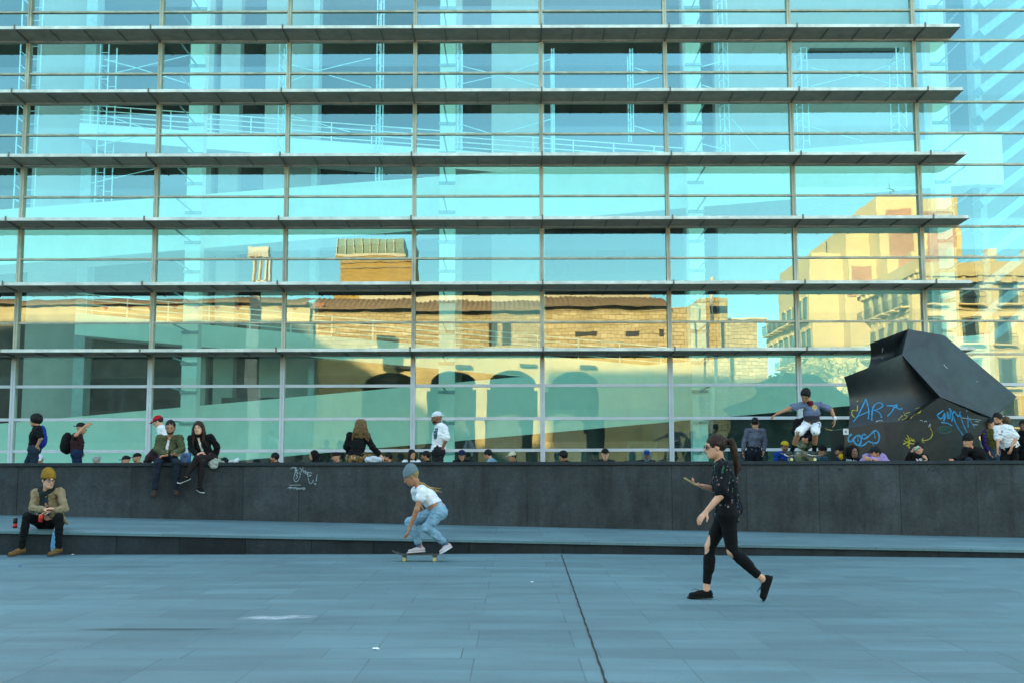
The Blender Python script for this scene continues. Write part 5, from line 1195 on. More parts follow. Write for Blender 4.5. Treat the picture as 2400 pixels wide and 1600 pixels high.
# ------------------------------------------------------------------ the skateboarder on the wall
Y = YW + .30; pb_ = atY(1880, 1080, Y)
skateboard(pb_.x, Y, ZW, .80, (1, .0, 0), 'light wooden skateboard with yellow wheels on top of the wall under the jumping skater', (.30, .19, .12), (.75, .70, .28))
J = PJ(Y, dict(hed=(1888, 926, -.12), nek=(1899, 947, .0), che=(1903, 967, .0), pel=(1902, 992, .14), sr=(1876, 949, -.02), sl=(1923, 948, .02), er=(1850, 956, -.06), el=(1948, 960, .0), wr=(1823, 968, -.14), wl=(1957, 981, -.08),
               hr=(1891, 995, .12), hl=(1912, 995, .12), kr=(1872, 1013, -.26), kl=(1911, 1011, -.26), ar=(1856, 1056, .02), al=(1909, 1056, .02), tr=(1846, 1068, -.06), tl=(1901, 1068, -.08),
               hf=(-.38, -.62, -.62), hu=(-.1, -.6, .75), tf=(-.05, -.95, -.35), dr=(-.9, -.1, -.45), nr=(-.3, 0, -1), dl=(-.15, -.1, -1), nl=(-.8, 0, .2), cl=.35, cr=.45))
for k in ('tl', 'tr'): J[k][2] = max(J[k][2], ZW + .125)
def jersey():
    m, nt, N, Lk, b = newmat('two_tone_jersey'); setp(b, (.1, .1, .1), .8); tc = N.new('ShaderNodeTexCoord'); sx = N.new('ShaderNodeSeparateXYZ'); Lk.new(tc.outputs['Object'], sx.inputs[0])
    f = noise(nt, 10, 4, .6); ad = N.new('ShaderNodeMath'); ad.operation = 'MULTIPLY_ADD'; ad.inputs[1].default_value = .02; Lk.new(f, ad.inputs[0]); Lk.new(sx.outputs['Z'], ad.inputs[2])
    c = ramp(nt, ad.outputs[0], [(0, (.035, .035, .045)), (.735, (.040, .038, .048)), (.745, (.105, .13, .21)), (1, (.12, .15, .24))]); Lk.new(c, b.inputs['Base Color']); return m
sk_, skadd, skft, skHL, skA = person('skater with dark hair, blue-grey shirt and white shorts, arms spread, riding the wall top', J, dict(skin='tan', lt=.76, build=.86, hair=('short', (.010, .008, .008)), top=dict(col=jersey(), name='jersey', sleeve=.34, t=.012, hem=-.04, low=.05, sflare=.012, collar=0, neck=.004),
    bottom=dict(col=WHITEC, kind='short', t=.010, flare=.022), socks=(BLK, .34), shoes=((.05, .07, .065), (.70, .70, .68), 0)), .98, .009)
skadd('collar', [('+', 'cone', J['nek'] + V3(-.01, -.02, .0), J['nek'] + V3(-.02, -.05, .045), .066, .062, .01), ('-', 'cone', J['nek'] + V3(0, 0, -.02), J['nek'] + V3(-.03, -.07, .12), .057, .057, .005)], cloth((.16, .02, .03)), .006)
skadd('wristband', [('+', 'cone', J['wl'] + V3(0, 0, .005), J['wl'] + V3(0, 0, .022), .031, .031, .003)], WHITEC, .005)

# ------------------------------------------------------------------ man in white T-shirt and cap
Y = 22.6
base = lambda px, Y_: atY(px, 1100, Y_).x
def stand(px, Y_, yaw, s, over=None, **k):
    J = TJ('stand', base(px, Y_), Y_, ZT, yaw, s, over=None, **k)
    if over: J.update(PJ(Y_, over))
    return J
SHOE = ((.05, .05, .055), (.5, .5, .5), 0)
GR = 'people behind the wall'
J = stand(1028, Y, R(-90), 1.01, dict(hed=(1023.5, 979), nek=(1031, 996), che=(1031, 1020), pel=(1027, 1052), sl=(1041, 1003, -.10), sr=(1031, 1002, .17), el=(1046, 1028, -.16), er=(1030, 1030, .2), wl=(1038, 1048, -.16), wr=(1020, 1052, .18), dl=(-.2, 0, -1), nl=(-.5, .8, 0), cl=.6,
          hl=(1029, 1058, -.09), hr=(1025, 1058, .09)), nod=.12)
J['tf'] = nz(V3(-.9, -.42, 0)); J['hf'] = nz(V3(-.93, -.32, -.12))
gtee, gadd, _, _, _ = person('man in white cap and white T-shirt with dark teal print, walking behind the wall', J, dict(skin='brown', hair=('crop', (.012, .010, .01)), hat=('cap', (.72, .74, .78)), beard=(.012, .01, .01), top=dict(col=WHITEC, sleeve=.44, sflare=.02, t=.026, hem=-.05, low=.06, name='t_shirt'), bottom=dict(col=cloth((.018, .018, .022)), t=.022), shoes=SHOE), 1.01, .009)
# standing people
J = stand(84, 23.4, R(-90), 1.0, dict(hed=(83, 985), nek=(87.5, 1000), che=(86, 1021), pel=(81, 1051), sl=(91, 1006, -.12), sr=(87, 1006, .16), el=(96, 1026, -.18), er=(88, 1028, .2), wl=(88, 1042, -.16), wr=(80, 1046, .2), hl=(80, 1055, -.09), hr=(80, 1055, .09), kl=(80, 1092, -.09), kr=(62, 1092, .09)))
J['hu'] = nz(V3(.12, 0, 1)); b1_, ad1, _, _, _ = person('young man with curly dark hair and a blue backpack walking left behind the wall', J, dict(skin='mid', hair=('curly', (.012, .010, .010)), top=dict(col=BLK, sleeve=.38, t=.018, hem=-.02, name='t_shirt'), bottom=dict(col=cloth((.02, .035, .06)), t=.016), shoes=SHOE), 1.0, .010)
BP = lambda Y_, c, name, label, col, r_, tiltv: None
def backpack(c, sx_, label, col, yaw=0, tilt=0):
    V, F_ = field_mesh([('+', 'ell', np.array(c), np.eye(3), V3(sx_, .15, .24), .02), ('+', 'ell', np.array(c) + V3(sx_ * .35 * (1 if yaw > 0 else -1) * -1, 0, -.07), np.eye(3), V3(sx_ * .85, .12, .14), .03)], .011, (.004, 30, 4, V3(1, 1, 1)))
    o = mesh_obj('backpack', [(V, F_, 0)], [cloth(col)], None, np.array(c)); tag(o, label, 'backpack'); return o
backpack(atY(98, 1023, 23.42), .085, 'bright blue backpack on the back of the curly-haired man', (.012, .05, .34))
J = stand(180, 25.0, R(90), .95, dict(hed=(191, 1003), nek=(184, 1018), che=(181, 1036), pel=(180, 1061), sl=(178, 1022, .15), sr=(176, 1022, -.15), er=(178, 1019, -.38), el=(184, 1043, .2), wr=(199, 998, -.30), wl=(190, 1056, .2), hl=(180, 1063, .09), hr=(180, 1063, -.09), dr=(.8, .1, .5), nr=(.2, 1, 0)))
J['hf'] = nz(V3(.85, .35, -.1)); b1_, ad1, _, _, _ = person('man in maroon T-shirt with a black backpack raising his arm to his brow', J, dict(skin='mid', hair=('crop', (.012, .010, .010)), hat=('cap_back', (.015, .015, .018)), top=dict(col=cloth((.055, .018, .022)), sleeve=.30, t=.024, hem=-.02, name='t_shirt'), bottom=dict(col=cloth((.012, .028, .075)), t=.02), shoes=SHOE), .97, .010)
backpack(atY(157, 1038, 25.0), .125, 'large black backpack on the man in the maroon T-shirt', (.008, .008, .010), yaw=1)
J = stand(382, 24.4, R(-90), .98, dict(hed=(370, 987), nek=(377, 1000), che=(386, 1020), pel=(392, 1052), sl=(383, 1006, -.17), sr=(380, 1006, .17), el=(384, 1030, -.2), er=(380, 1030, .2), wl=(374, 1048, -.2), wr=(372, 1048, .2)))
J['hf'] = nz(V3(-.85, -.1, -.42)); J['hu'] = nz(V3(-.4, 0, .9)); person('person in bright red cap and white T-shirt leaning forward behind the seated couple', J, dict(skin='fair', hair=('short', (.035, .02, .015)), hat=('cap', (.55, .008, .02)), top=dict(col=WHITEC, sleeve=.4, t=.022, name='t_shirt'), bottom=dict(col=DENIM, t=.015), shoes=SHOE), .98, .011)
J = stand(1767, 25.6, R(180), 1.04, dict(hed=(1769.5, 991), nek=(1770, 1005), che=(1769, 1025), pel=(1767, 1055), sr=(1787, 1009.5), sl=(1751.5, 1009), er=(1793, 1033), el=(1744.5, 1033), wr=(1790, 1055, -.04), wl=(1742, 1055, -.04)))
J['hf'] = nz(V3(.1, 1, -.05)); person('man seen from behind in grey long-sleeved shirt and black trousers, standing behind the wall', J, dict(skin='mid', build=.9, hair=('crop', (.012, .010, .010)), top=dict(col=cloth((.125, .135, .18)), sleeve=.94, t=.012, hem=-.03, low=.03, name='sweatshirt'), bottom=dict(col=cloth((.010, .014, .022)), kind='long', t=.026), shoes=SHOE), 1.0, .010)
J = stand(1884, 24.2, R(20), .98, dict(hed=(1899, 958, .15), nek=(1892, 981), che=(1886, 1005), pel=(1885, 1040), sr=(1868, 988), sl=(1903, 990), er=(1862, 1012, -.05), el=(1908, 1020, -.05), wr=(1880, 1026, -.25), wl=(1893, 1028, -.25)))
person('person in black top and camouflage trousers standing behind the jumping skater', J, dict(skin='mid', hair=('crop', (.012, .010, .010)), top=dict(col=BLK, sleeve=.95, t=.022, hem=-.01, name='sweatshirt'), bottom=dict(col=CAMO, t=.024), shoes=SHOE), .98, .011)
J = stand(2360, 23.0, R(-60), 1.0, dict(hed=(2338, 982), nek=(2349, 999), che=(2356, 1018), pel=(2367, 1045), sr=(2337, 1003, -.02), sl=(2366, 1004, -.06), er=(2339, 1029, -.05), el=(2382, 1025, -.10), wr=(2338.5, 1048, -.18), wl=(2371, 1046, -.24), hl=(2372, 1052, -.05), hr=(2361, 1052, .05), kr=(2350, 1090, -.05), kl=(2380, 1088, -.05), dl=(-.3, 0, -1), dr=(-.1, 0, -1)))
J['hf'] = nz(V3(-.72, -.66, -.18)); J['tf'] = nz(V3(-.55, -.8, -.2)); J['hu'] = nz(V3(-.12, -.05, 1)); wt, wtadd, _, _, _ = person('man in white football T-shirt and black trousers striding left beside the black sculpture', J, dict(skin='mid', hair=('short', (.010, .008, .008)), beard=(.02, .014, .012), top=dict(col=WHITEC, sleeve=.42, sflare=.016, t=.022, hem=-.04, low=.05, name='t_shirt'), bottom=dict(col=BLK, t=.018), shoes=SHOE), 1.0, .009)
J = stand(2324, 24.0, R(-30), .98, dict(hed=(2322, 992), nek=(2322, 1006), che=(2322, 1026), pel=(2326, 1056), sr=(2304, 1011), sl=(2338, 1011), er=(2308, 1036, -.05), el=(2343, 1036), wr=(2317, 1057, -.12), wl=(2340, 1056, -.1)))
person('person in olive shirt, purple jacket and blue jeans behind the striding man', J, dict(skin='mid', hair=None, hat=('cap', (.014, .02, .024)), under=dict(col=cloth((.085, .080, .012)), sleeve=.1, t=.016, hem=-.03), top=dict(col=cloth((.035, .018, .10)), name='jacket', sleeve=.92, t=.026, hem=-.0, open=.075), bottom=dict(col=cloth((.035, .08, .12)), t=.02), shoes=SHOE), .98, .011)
J = stand(2357, 25.6, R(170), .97, dict(hed=(2357, 990), nek=(2357, 1002))); person('person with light brown hair and dark jacket, half hidden behind the striding man', J, dict(skin='fair', hair=('curly', (.16, .09, .045)), top=dict(col=cloth((.02, .02, .024)), sleeve=.95, t=.022, name='jacket'), bottom=dict(col=DENIM, t=.016), shoes=SHOE), .97, .012)
J = stand(2402, 24.6, R(-45), .97, dict(hed=(2399, 997), nek=(2402, 1012))); person('dark-haired person in black hooded top cut off by the right edge of the picture', J, dict(skin='brown', hair=('short', (.010, .008, .008)), top=dict(col=BLK, sleeve=.95, t=.026, name='hoodie'), bottom=dict(col=BLK, t=.018), shoes=SHOE), .97, .012)

# ------------------------------------------------------------------ people sitting behind the wall
def seated(px, ytop, yaw, label, skin, hair, topcol, Y_=28.45, s=.95, hy=0, nod=.05, lean=.1, hat=None, beard=None, fem=0, kind='sit', sleeve=.95, over=None, under=None, **k):
    zt = atY(px, ytop, Y_).z; hh = (.755 + .118 + (.02 if hat else .0)) * s; z = max(ZT, zt - hh + .01)
    J = TJ(kind, base(px, Y_), Y_, z, R(yaw), s, lean=lean, headyaw=R(hy), nod=nod)
    dx = atY(px, ytop + 15, Y_).x - J['hed'][0]; dz = zt - (head_top(J, s)[2] + (.02 if hat else 0))
    for q in J:
        if q in ('tf', 'hf', 'hu'): continue
        J[q] = J[q] + V3(dx, 0, dz if q in ('hed',) else (dz * .9 if q in ('nek', 'sl', 'sr', 'che') else 0))
    if over: J.update(PJ(Y_, over))
    lk = dict(skin=skin, hair=hair, hat=hat, beard=beard, fem=fem, top=dict(col=topcol, sleeve=sleeve, t=.022, hem=-.03, name='top'), bottom=dict(col=DENIM, t=.014), shoes=SHOE); lk.update(k)
    if under: lk['under'] = under
    return person(label, J, lk, s, .013, 'people sitting behind the wall'), J
H1 = (.010, .008, .008)
seated(104, 1064, 10, 'hunched person in white cap and black top, head just above the wall at the left', 'mid', ('crop', H1), BLK, hat=('cap', (.72, .74, .80)), nod=.4, lean=.3)
seated(236, 1068, 0, 'person in pale grey flat cap and black jacket, head just above the wall', 'fair', ('crop', H1), BLK, hat=('flat', (.32, .31, .28)), nod=.35, lean=.3)
seated(297, 1066, -60, 'bearded person in black cap, left one of the pair beside the brown jacket', 'mid', ('crop', H1), WHITEC, hat=('cap', (.012, .012, .014)), beard=(.02, .014, .012), nod=.1)
seated(322, 1060, -75, 'bearded man in black cap in profile, right one of the pair beside the brown jacket', 'mid', ('crop', H1), BLK, hat=('cap', (.010, .010, .012)), beard=(.014, .010, .010), nod=.15)
seated(531, 1072, 60, 'person with only a black cap showing beside the pale grey cloth on the wall', 'mid', ('crop', H1), BLK, hat=('cap_back', (.010, .010, .012)), nod=.5, lean=.5)
seated(643, 1061, -85, 'bearded dark-haired man in profile just left of the third mullion', 'tan', ('short', H1), BLK, beard=(.012, .010, .010), nod=.0)
seated(735, 1054, -75, 'person in black hood looking left between the mullion and the curly-haired woman', 'mid', ('crop', H1), BLK, hat=('hood', BLACKC), nod=.05, Y_=28.3)
seated(788, 1058, -70, 'bearded man in black cap directly left of the curly-haired woman', 'mid', ('crop', H1), cloth((.02, .06, .07)), hat=('cap', (.012, .010, .012)), beard=(.02, .014, .012), nod=.1)
seated(909, 1060, -85, 'bearded man in profile right of the white bundle on the wall', 'mid', ('short', H1), BLK, beard=(.016, .012, .010), nod=.05)
seated(967, 1054, 15, 'woman with long dark hair and white top seated behind the wall', 'mid', ('long', (.014, .010, .010)), WHITEC, fem=1, hy=20, s=.95)
seated(997, 1057, -85, 'dark-haired man in profile tucked against the legs of the man in the white T-shirt', 'tan', ('short', H1), BLK, beard=(.016, .012, .010))
seated(1083, 1053, 0, 'person in navy cap with a round white badge and black top facing forward', 'mid', ('short', H1), BLK, hat=('cap', (.012, .020, .07)), nod=.25)
seated(1143, 1054, -110, 'dark-haired person in pale blue shirt turned away to the left', 'mid', ('short', H1), cloth((.22, .40, .52)), nod=.3, lean=.25)
seated(1200, 1057, -50, 'man in cream cap and dark shirt looking left', 'tan', ('short', H1), cloth((.035, .04, .035)), hat=('cap', (.66, .62, .42)), nod=.1)
seated(1319, 1058, -65, 'man with thick black hair looking down to the left, below the middle bay', 'tan', ('curly', H1), BLK, nod=.2)
seated(1417, 1050, 0, 'upright man in black cap and dark zipped top facing forward', 'fair', ('crop', H1), cloth((.02, .026, .026)), hat=('cap', (.012, .010, .010)), s=1.05)
seated(1514, 1053, 0, 'person in navy cap under a pale blue hood with dark vest', 'brown', ('crop', H1), cloth((.016, .018, .022)), hat=('hood', (.18, .32, .42), (.014, .035, .16)), nod=.15)
(b2_, ad2, _, _, _), J2 = seated(1836, 1032, 5, 'laughing bearded man in yellow cap and bright blue jacket', 'tan', ('short', H1), cloth((.010, .065, .36)), hat=('cap', (.72, .48, .02)), beard=(.03, .022, .02), Y_=26.3, under=dict(col=cloth((.40, .50, .58)), sleeve=.02, t=.008))
seated(1921, 1043, 30, 'person in black cap and pale blue jacket sitting just right of the skateboard', 'mid', ('short', H1), cloth((.10, .22, .30)), hat=('cap_back', (.010, .010, .012)), nod=.45, lean=.35, Y_=26.0)
(b3_, ad3, _, _, _), J3 = seated(1968, 1041, -80, 'bearded man in black cap with a yellow scarf, in profile by the sculpture', 'tan', ('short', H1), cloth((.012, .03, .09)), hat=('cap', (.010, .010, .012)), beard=(.02, .014, .012), Y_=23.3, s=.95)
ad3('scarf', [('+', 'cone', J3['nek'] + V3(-.05, -.05, .04), J3['nek'] + V3(.07, .0, .05), .062, .062, .04), ('+', 'cone', J3['nek'] + V3(.02, -.08, .02), J3['nek'] + V3(-.02, -.13, -.16), .06, .05, .04)], cloth((.70, .42, .01)), .009, (.004, 60, 3, V3(1, 1, 1)))
(b4_, ad4, _, _, _), J4 = seated(1996, 1043, 0, 'smiling person in black hood and black sweatshirt with pale lettering', 'brown', ('crop', H1), BLK, hat=('hood', BLACKC), Y_=23.1, s=.97)
(b5_, ad5, _, _, _), J5 = seated(2048, 1045, -65, 'bearded man in black and white cap and lilac sweatshirt with folded arms', 'mid', ('short', H1), cloth((.42, .30, .60)), hat=('cap', (.016, .016, .022)), beard=(.03, .02, .016), Y_=22.6, s=.97, lean=.15,
       over=dict(sr=(2030, 1070), sl=(2068, 1070), er=(2022, 1082, -.1), el=(2078, 1082, -.1), wr=(2042, 1077, -.32), wl=(2038, 1074, -.34), nek=(2052, 1066)))
(b6_, ad6, _, _, _), J6 = seated(2153, 1038, -25, 'person in black sweatshirt tipping the head back to drink from a can', 'fair', ('short', H1), BLK, Y_=22.4, s=.97,
       over=dict(hed=(2153, 1050), nek=(2151, 1067), che=(2150, 1085), pel=(2150, 1112), sr=(2133, 1071), sl=(2167, 1071), er=(2127, 1080, -.12), el=(2178, 1088, -.1), wr=(2136, 1060, -.20), wl=(2173, 1078, -.18)))
c = atY(2142, 1050, 22.16); can((c.x, 22.14, c.z - .03), 'pale green drink can held up by the drinking person', plain('can_green', (.30, .50, .42), .3, .3), .03, .11, (.2, .9))
(b7_, ad7, _, _, _), J7 = seated(2266, 1017, -60, 'man in black beanie and black jacket leaning low with one arm on the wall', 'mid', ('crop', H1), BLK, hat=('beanie', (.012, .012, .014)), Y_=21.9, s=1.0,
       over=dict(hed=(2268, 1035), nek=(2279, 1052), che=(2288, 1068), pel=(2302, 1100), sr=(2264, 1055, -.05), sl=(2297, 1056, -.02), er=(2257, 1072, -.1), el=(2300, 1080, -.1), wr=(2236, 1077, -.18), wl=(2280, 1086, -.2)))

# ------------------------------------------------------------------ things lying on the wall
def lump(name, label, cat, pts, col, vox=.011, ns=(.010, 38, 6, V3(1, 1, 1)), cut=None, Y_=YW + .3):
    ops_ = [('+', 'cone', V3(*atY(a, b, Y_ + d)), V3(*atY(c, e, Y_ + f)), r1, r2, .03) for (a, b, d, c, e, f, r1, r2) in pts]
    if cut is not None: ops_.append(('cut', V3(0, 0, cut), V3(0, 0, 1)))
    V, F_ = field_mesh(ops_, vox, ns); c0 = V.mean(0); c0[2] = V[:, 2].min()
    o = mesh_obj(name, [(V, F_, 0)], [cloth(col) if isinstance(col, tuple) else col], None, c0); return tag(o, label, cat)
lump('folded_jacket', 'dark maroon jacket lying on the wall left of the man in olive', 'jacket', [(350, 1074, .05, 362, 1058, .08, .08, .07), (340, 1083, .0, 352, 1072, .0, .03, .07), (362, 1058, .08, 366, 1078, .0, .06, .06)], (.050, .022, .028), cut=ZW)
lump('crumpled_cloth', 'pale grey cloth hanging over the wall edge right of the woman in black', 'cloth', [(492, 1084, -.20, 505, 1078, -.1, .05, .05), (497, 1092, -.36, 505, 1094, -.36, .035, .03), (500, 1082, -.28, 514, 1080, -.2, .045, .03), (514, 1081, -.15, 526, 1082, -.05, .03, .015), (495, 1086, -.33, 506, 1086, -.34, .05, .045)], (.36, .38, .32))
lump('plastic_bag', 'pale blue plastic bag standing on the wall between the couple', 'bag', [(430, 1080, .1, 431, 1068, .12, .07, .055), (440, 1080, .12, 437, 1068, .12, .05, .04)], (.24, .38, .62), cut=ZW)
a = atY(443, 1086, YW + .08); bt = empty('water_bottle', (a.x, a.y, ZW)); tag(bt, 'blue water bottle with dark cap standing beside the woman in black', 'bottle')
mb = MB(); mb.lathe([(.026, 0), (.032, .01), (.032, .13), (.026, .165), (.014, .185)], (0, 0, 0), 16); mb.build('bottle_body', plain('blue_plastic', (.05, .14, .40), .3), bt, smooth=True)
mb = MB(); mb.lathe([(.016, .185), (.017, .187), (.017, .215), (.014, .218)], (0, 0, 0), 14); mb.build('cap', plain('cap_dark', (.015, .02, .03), .4), bt)
lump('white_bundle', 'white folded garment lying on the wall beside the curly-haired woman', 'clothes', [(862, 1077, -.1, 878, 1075, -.1, .055, .055), (878, 1075, -.1, 891, 1077, -.1, .05, .04)], (.62, .70, .80), cut=ZW)
lump('white_sneaker', 'white sneakers lying on the wall beside the black cap', 'shoes', [(538, 1082, .0, 551, 1081, .0, .03, .035), (551, 1081, 0, 557, 1076, .04, .035, .035)], (.66, .72, .74), cut=ZW, ns=(.004, 40, 3, V3(1, 1, 1)))

# bicycle leaning behind the wall
Yb = 24.2; w0 = atY(1643, 1104, Yb); w1 = Vector((w0.x + 1.02, Yb, ZT + .345)); w0 = Vector((w0.x, Yb, ZT + .345)); bi = empty('bicycle', (w0.x, Yb, ZT)); tag(bi, 'black bicycle standing behind the wall, half hidden by the walking woman', 'bicycle')
o_ = Vector((w0.x, Yb, ZT)); BKM = plain('bike_black', (.012, .012, .014), .4)
for c in (w0, w1):
    c = c - o_; mb = MB(); n = 40; mb.tube([c + Vector((.335 * math.cos(a), 0, .335 * math.sin(a))) for a in np.linspace(0, 2 * math.pi, n)], .022, 8, cap=False); wh = mb.build('wheel', plain('tyre', (.012, .012, .012), .9), bi, smooth=True)
    mb = MB(); mb.tube([c + Vector((.308 * math.cos(a), 0, .308 * math.sin(a))) for a in np.linspace(0, 2 * math.pi, n)], .010, 6, cap=False); mb.build('rim', plain('rim_alu', (.5, .52, .55), .3, .8), wh, smooth=True)
    mb = MB(); mb.tube([c + Vector((0, -.04, 0)), c + Vector((0, .04, 0))], .02, 8)
    for i in range(14): a = i * math.pi / 7; mb.tube([c, c + Vector((.3 * math.cos(a), 0, .3 * math.sin(a)))], .0015, 4)
    mb.build('spokes', plain('rim_alu', (.5, .52, .55), .3, .8), wh)
r0, r1 = w0 - o_, w1 - o_; bb_c = r0 + Vector((.44, 0, -.05)); st0 = bb_c + Vector((-.14, 0, .50)); hd0 = r1 + Vector((-.16, 0, .48)); hd1 = r1 + Vector((-.12, 0, .36))
mb = MB()
for a, b in ((r0, bb_c), (r0, st0), (bb_c, st0), (bb_c, hd1), (st0, hd0), (hd0, hd1)): mb.tube([a, b], .015, 8)
mb.build('frame', BKM, bi); mb = MB(); mb.tube([hd1, r1], .013, 8); mb.build('fork', BKM, bi)
mb = MB(); mb.tube([hd0, hd0 + Vector((-.02, 0, .10)), hd0 + Vector((.05, 0, .13))], .013, 8); mb.tube([hd0 + Vector((.02, -.28, .15)), hd0 + Vector((.05, 0, .13)), hd0 + Vector((.02, .28, .15))], .012, 8); mb.tube([hd0 + Vector((.02, -.28, .15)), hd0 + Vector((-.02, -.30, .20))], .014, 8); mb.build('handlebar', BKM, bi)
mb = MB(); mb.tube([st0, st0 + Vector((-.03, 0, .10))], .012, 8); mb.tube([st0 + Vector((-.13, 0, .115)), st0 + Vector((.12, 0, .105))], [.06, .022], 8); mb.build('saddle', BKM, bi)
# ------------------------------------------------------------------ the black sculpture
bpy.context.view_layer.update()
YS = 24.0
q8 = lambda x, y: (1940 + x / 4.237, 740 + y / 4.237)
sc_root = empty('black_sculpture', (atY(2170, 1090, YS).x, YS, ZT)); tag(sc_root, 'large black wave-like metal sculpture covered in graffiti, standing on the terrace', 'sculpture')
SB = Vector((atY(2170, 1090, YS).x, YS, ZT))
m, nt, N, Lk, b = newmat('black_aluminium'); setp(b, (.018, .024, .027), .38, .0, .5)
f = noise(nt, 5, 6, .7); Lk.new(ramp(nt, f, [(.3, (.016, .020, .022)), (.7, (.028, .034, .037))]), b.inputs['Base Color']); Lk.new(ramp(nt, noise(nt, 2.2, 6, .7), [(.3, (.42, .42, .42)), (.7, (.62, .62, .62))]), b.inputs['Roughness']); bump(nt, b, noise(nt, 3, 3, .5), .15, .03)
BLACKM = m
m, nt, N, Lk, b = newmat('worn_black_side'); setp(b, (.014, .013, .015), .55, .0, .4)
f = noise(nt, 9, 7, .75); Lk.new(ramp(nt, f, [(.35, (.010, .010, .011)), (.62, (.020, .018, .019)), (.80, (.050, .060, .062))]), b.inputs['Base Color']); BLACKW = m
def P8(x, y, d): return atY(*q8(x, y), YS + d)
def sheet(fn, nu, nv, thick, name, mat):
    """curved plate: fn(u,v) -> point; given real thickness behind"""
    mb = MB(); vs = [fn(i / nu, j / nv) for j in range(nv + 1) for i in range(nu + 1)]; n = len(vs)
    back = [Vector(v) + Vector((0, thick, 0)) for v in vs]; fs = []
    g_ = lambda i, j: j * (nu + 1) + i
    for j in range(nv):
        for i in range(nu): fs.append((g_(i, j), g_(i + 1, j), g_(i + 1, j + 1), g_(i, j + 1))); fs.append((n + g_(i, j), n + g_(i, j + 1), n + g_(i + 1, j + 1), n + g_(i + 1, j)))
    for i in range(nu): fs.append((g_(i, 0), n + g_(i, 0), n + g_(i + 1, 0), g_(i + 1, 0))); fs.append((g_(i, nv), g_(i + 1, nv), n + g_(i + 1, nv), n + g_(i, nv)))
    for j in range(nv): fs.append((g_(0, j), g_(0, j + 1), n + g_(0, j + 1), n + g_(0, j))); fs.append((g_(nu, j), n + g_(nu, j), n + g_(nu, j + 1), g_(nu, j + 1)))
    mb.add(vs, fs); o = mb.build(name, mat, sc_root, smooth=True); o.location = -SB
    for p in o.data.polygons: p.use_smooth = abs(p.normal.y) > .15 or True
    e = o.modifiers.new('edges', 'EDGE_SPLIT'); e.split_angle = R(38); return o
def lerp2(a, b, t): return (a[0] + (b[0] - a[0]) * t, a[1] + (b[1] - a[1]) * t)
def bez(pts, t):
    pts = [tuple(p) for p in pts]
    while len(pts) > 1: pts = [lerp2(pts[i], pts[i + 1], t) for i in range(len(pts) - 1)]
    return pts[0]
# upper hollow block: left silhouette curve, right curve where the groove dies into the flat plate
UL = [(418, 275), (436, 370), (428, 470), (398, 515)]; UR = [(808, 132), (905, 205), (960, 330), (790, 400), (745, 400)]
def up_fn(u, v):
    a = bez(UL, v); b_ = bez(UR, v); p = lerp2(a, b_, u); prof = math.sin(math.pi * min(1, v * 1.02)) ** 1.0
    d = -.25 + .75 * u * .55 + .42 * prof * (1 - .55 * u) + .50 * v * (1 - u) * .2; return P8(p[0], p[1], d)
sheet(up_fn, 26, 26, .95, 'upper_hollow_block', BLACKM)
LL = [(160, 606), (215, 740), (235, 930), (203, 1115)]; LR = [(735, 382), (900, 560), (1110, 720), (1150, 800), (990, 950), (780, 1046)]
def lo_fn(u, v):
    a = bez(LL, v); b_ = bez(LR, v); p = lerp2(a, b_, u); prof = math.sin(math.pi * v)
    d = -.85 + .55 * u + .50 * prof * (1 - .35 * u) - .12 * v; return P8(p[0], p[1], d)
sheet(lo_fn, 34, 34, 1.1, 'lower_hollow_block', BLACKM)
def plate(pts, name, mat, back=.9):
    mb = MB(); n = len(pts); f_ = [P8(*p) for p in pts]; mb.add(f_ + [Vector((p.x, p.y + back, p.z)) for p in f_], [tuple(range(n)), tuple(range(2 * n - 1, n - 1, -1))] + [(i, i + n, (i + 1) % n + n, (i + 1) % n) for i in range(n)])
    o = mb.build(name, mat, sc_root); o.location = -SB; return o
plate([(800, 134, .05), (1158, 195, .35), (1878, 800, .75), (1715, 958, .45), (1640, 1010, .35), (1118, 803, -.42), (737, 384, -.30)], 'flat_plate', BLACKM, .8)
plate([(1112, 806, -.50), (1500, 985, -.12), (1668, 1030, .05), (1500, 1200, -.10), (1560, 1500, .0), (590, 1500, -.72), (547, 1056, -.72), (780, 1042, -.66)], 'front_base', BLACKW, .9)
plate([(165, 1122, -.95), (548, 1054, -.82), (610, 1500, -.80), (170, 1500, -.95)], 'corner_block', plain('matt_black', (.006, .007, .009), .5), 1.0)
bpy.context.view_layer.update()

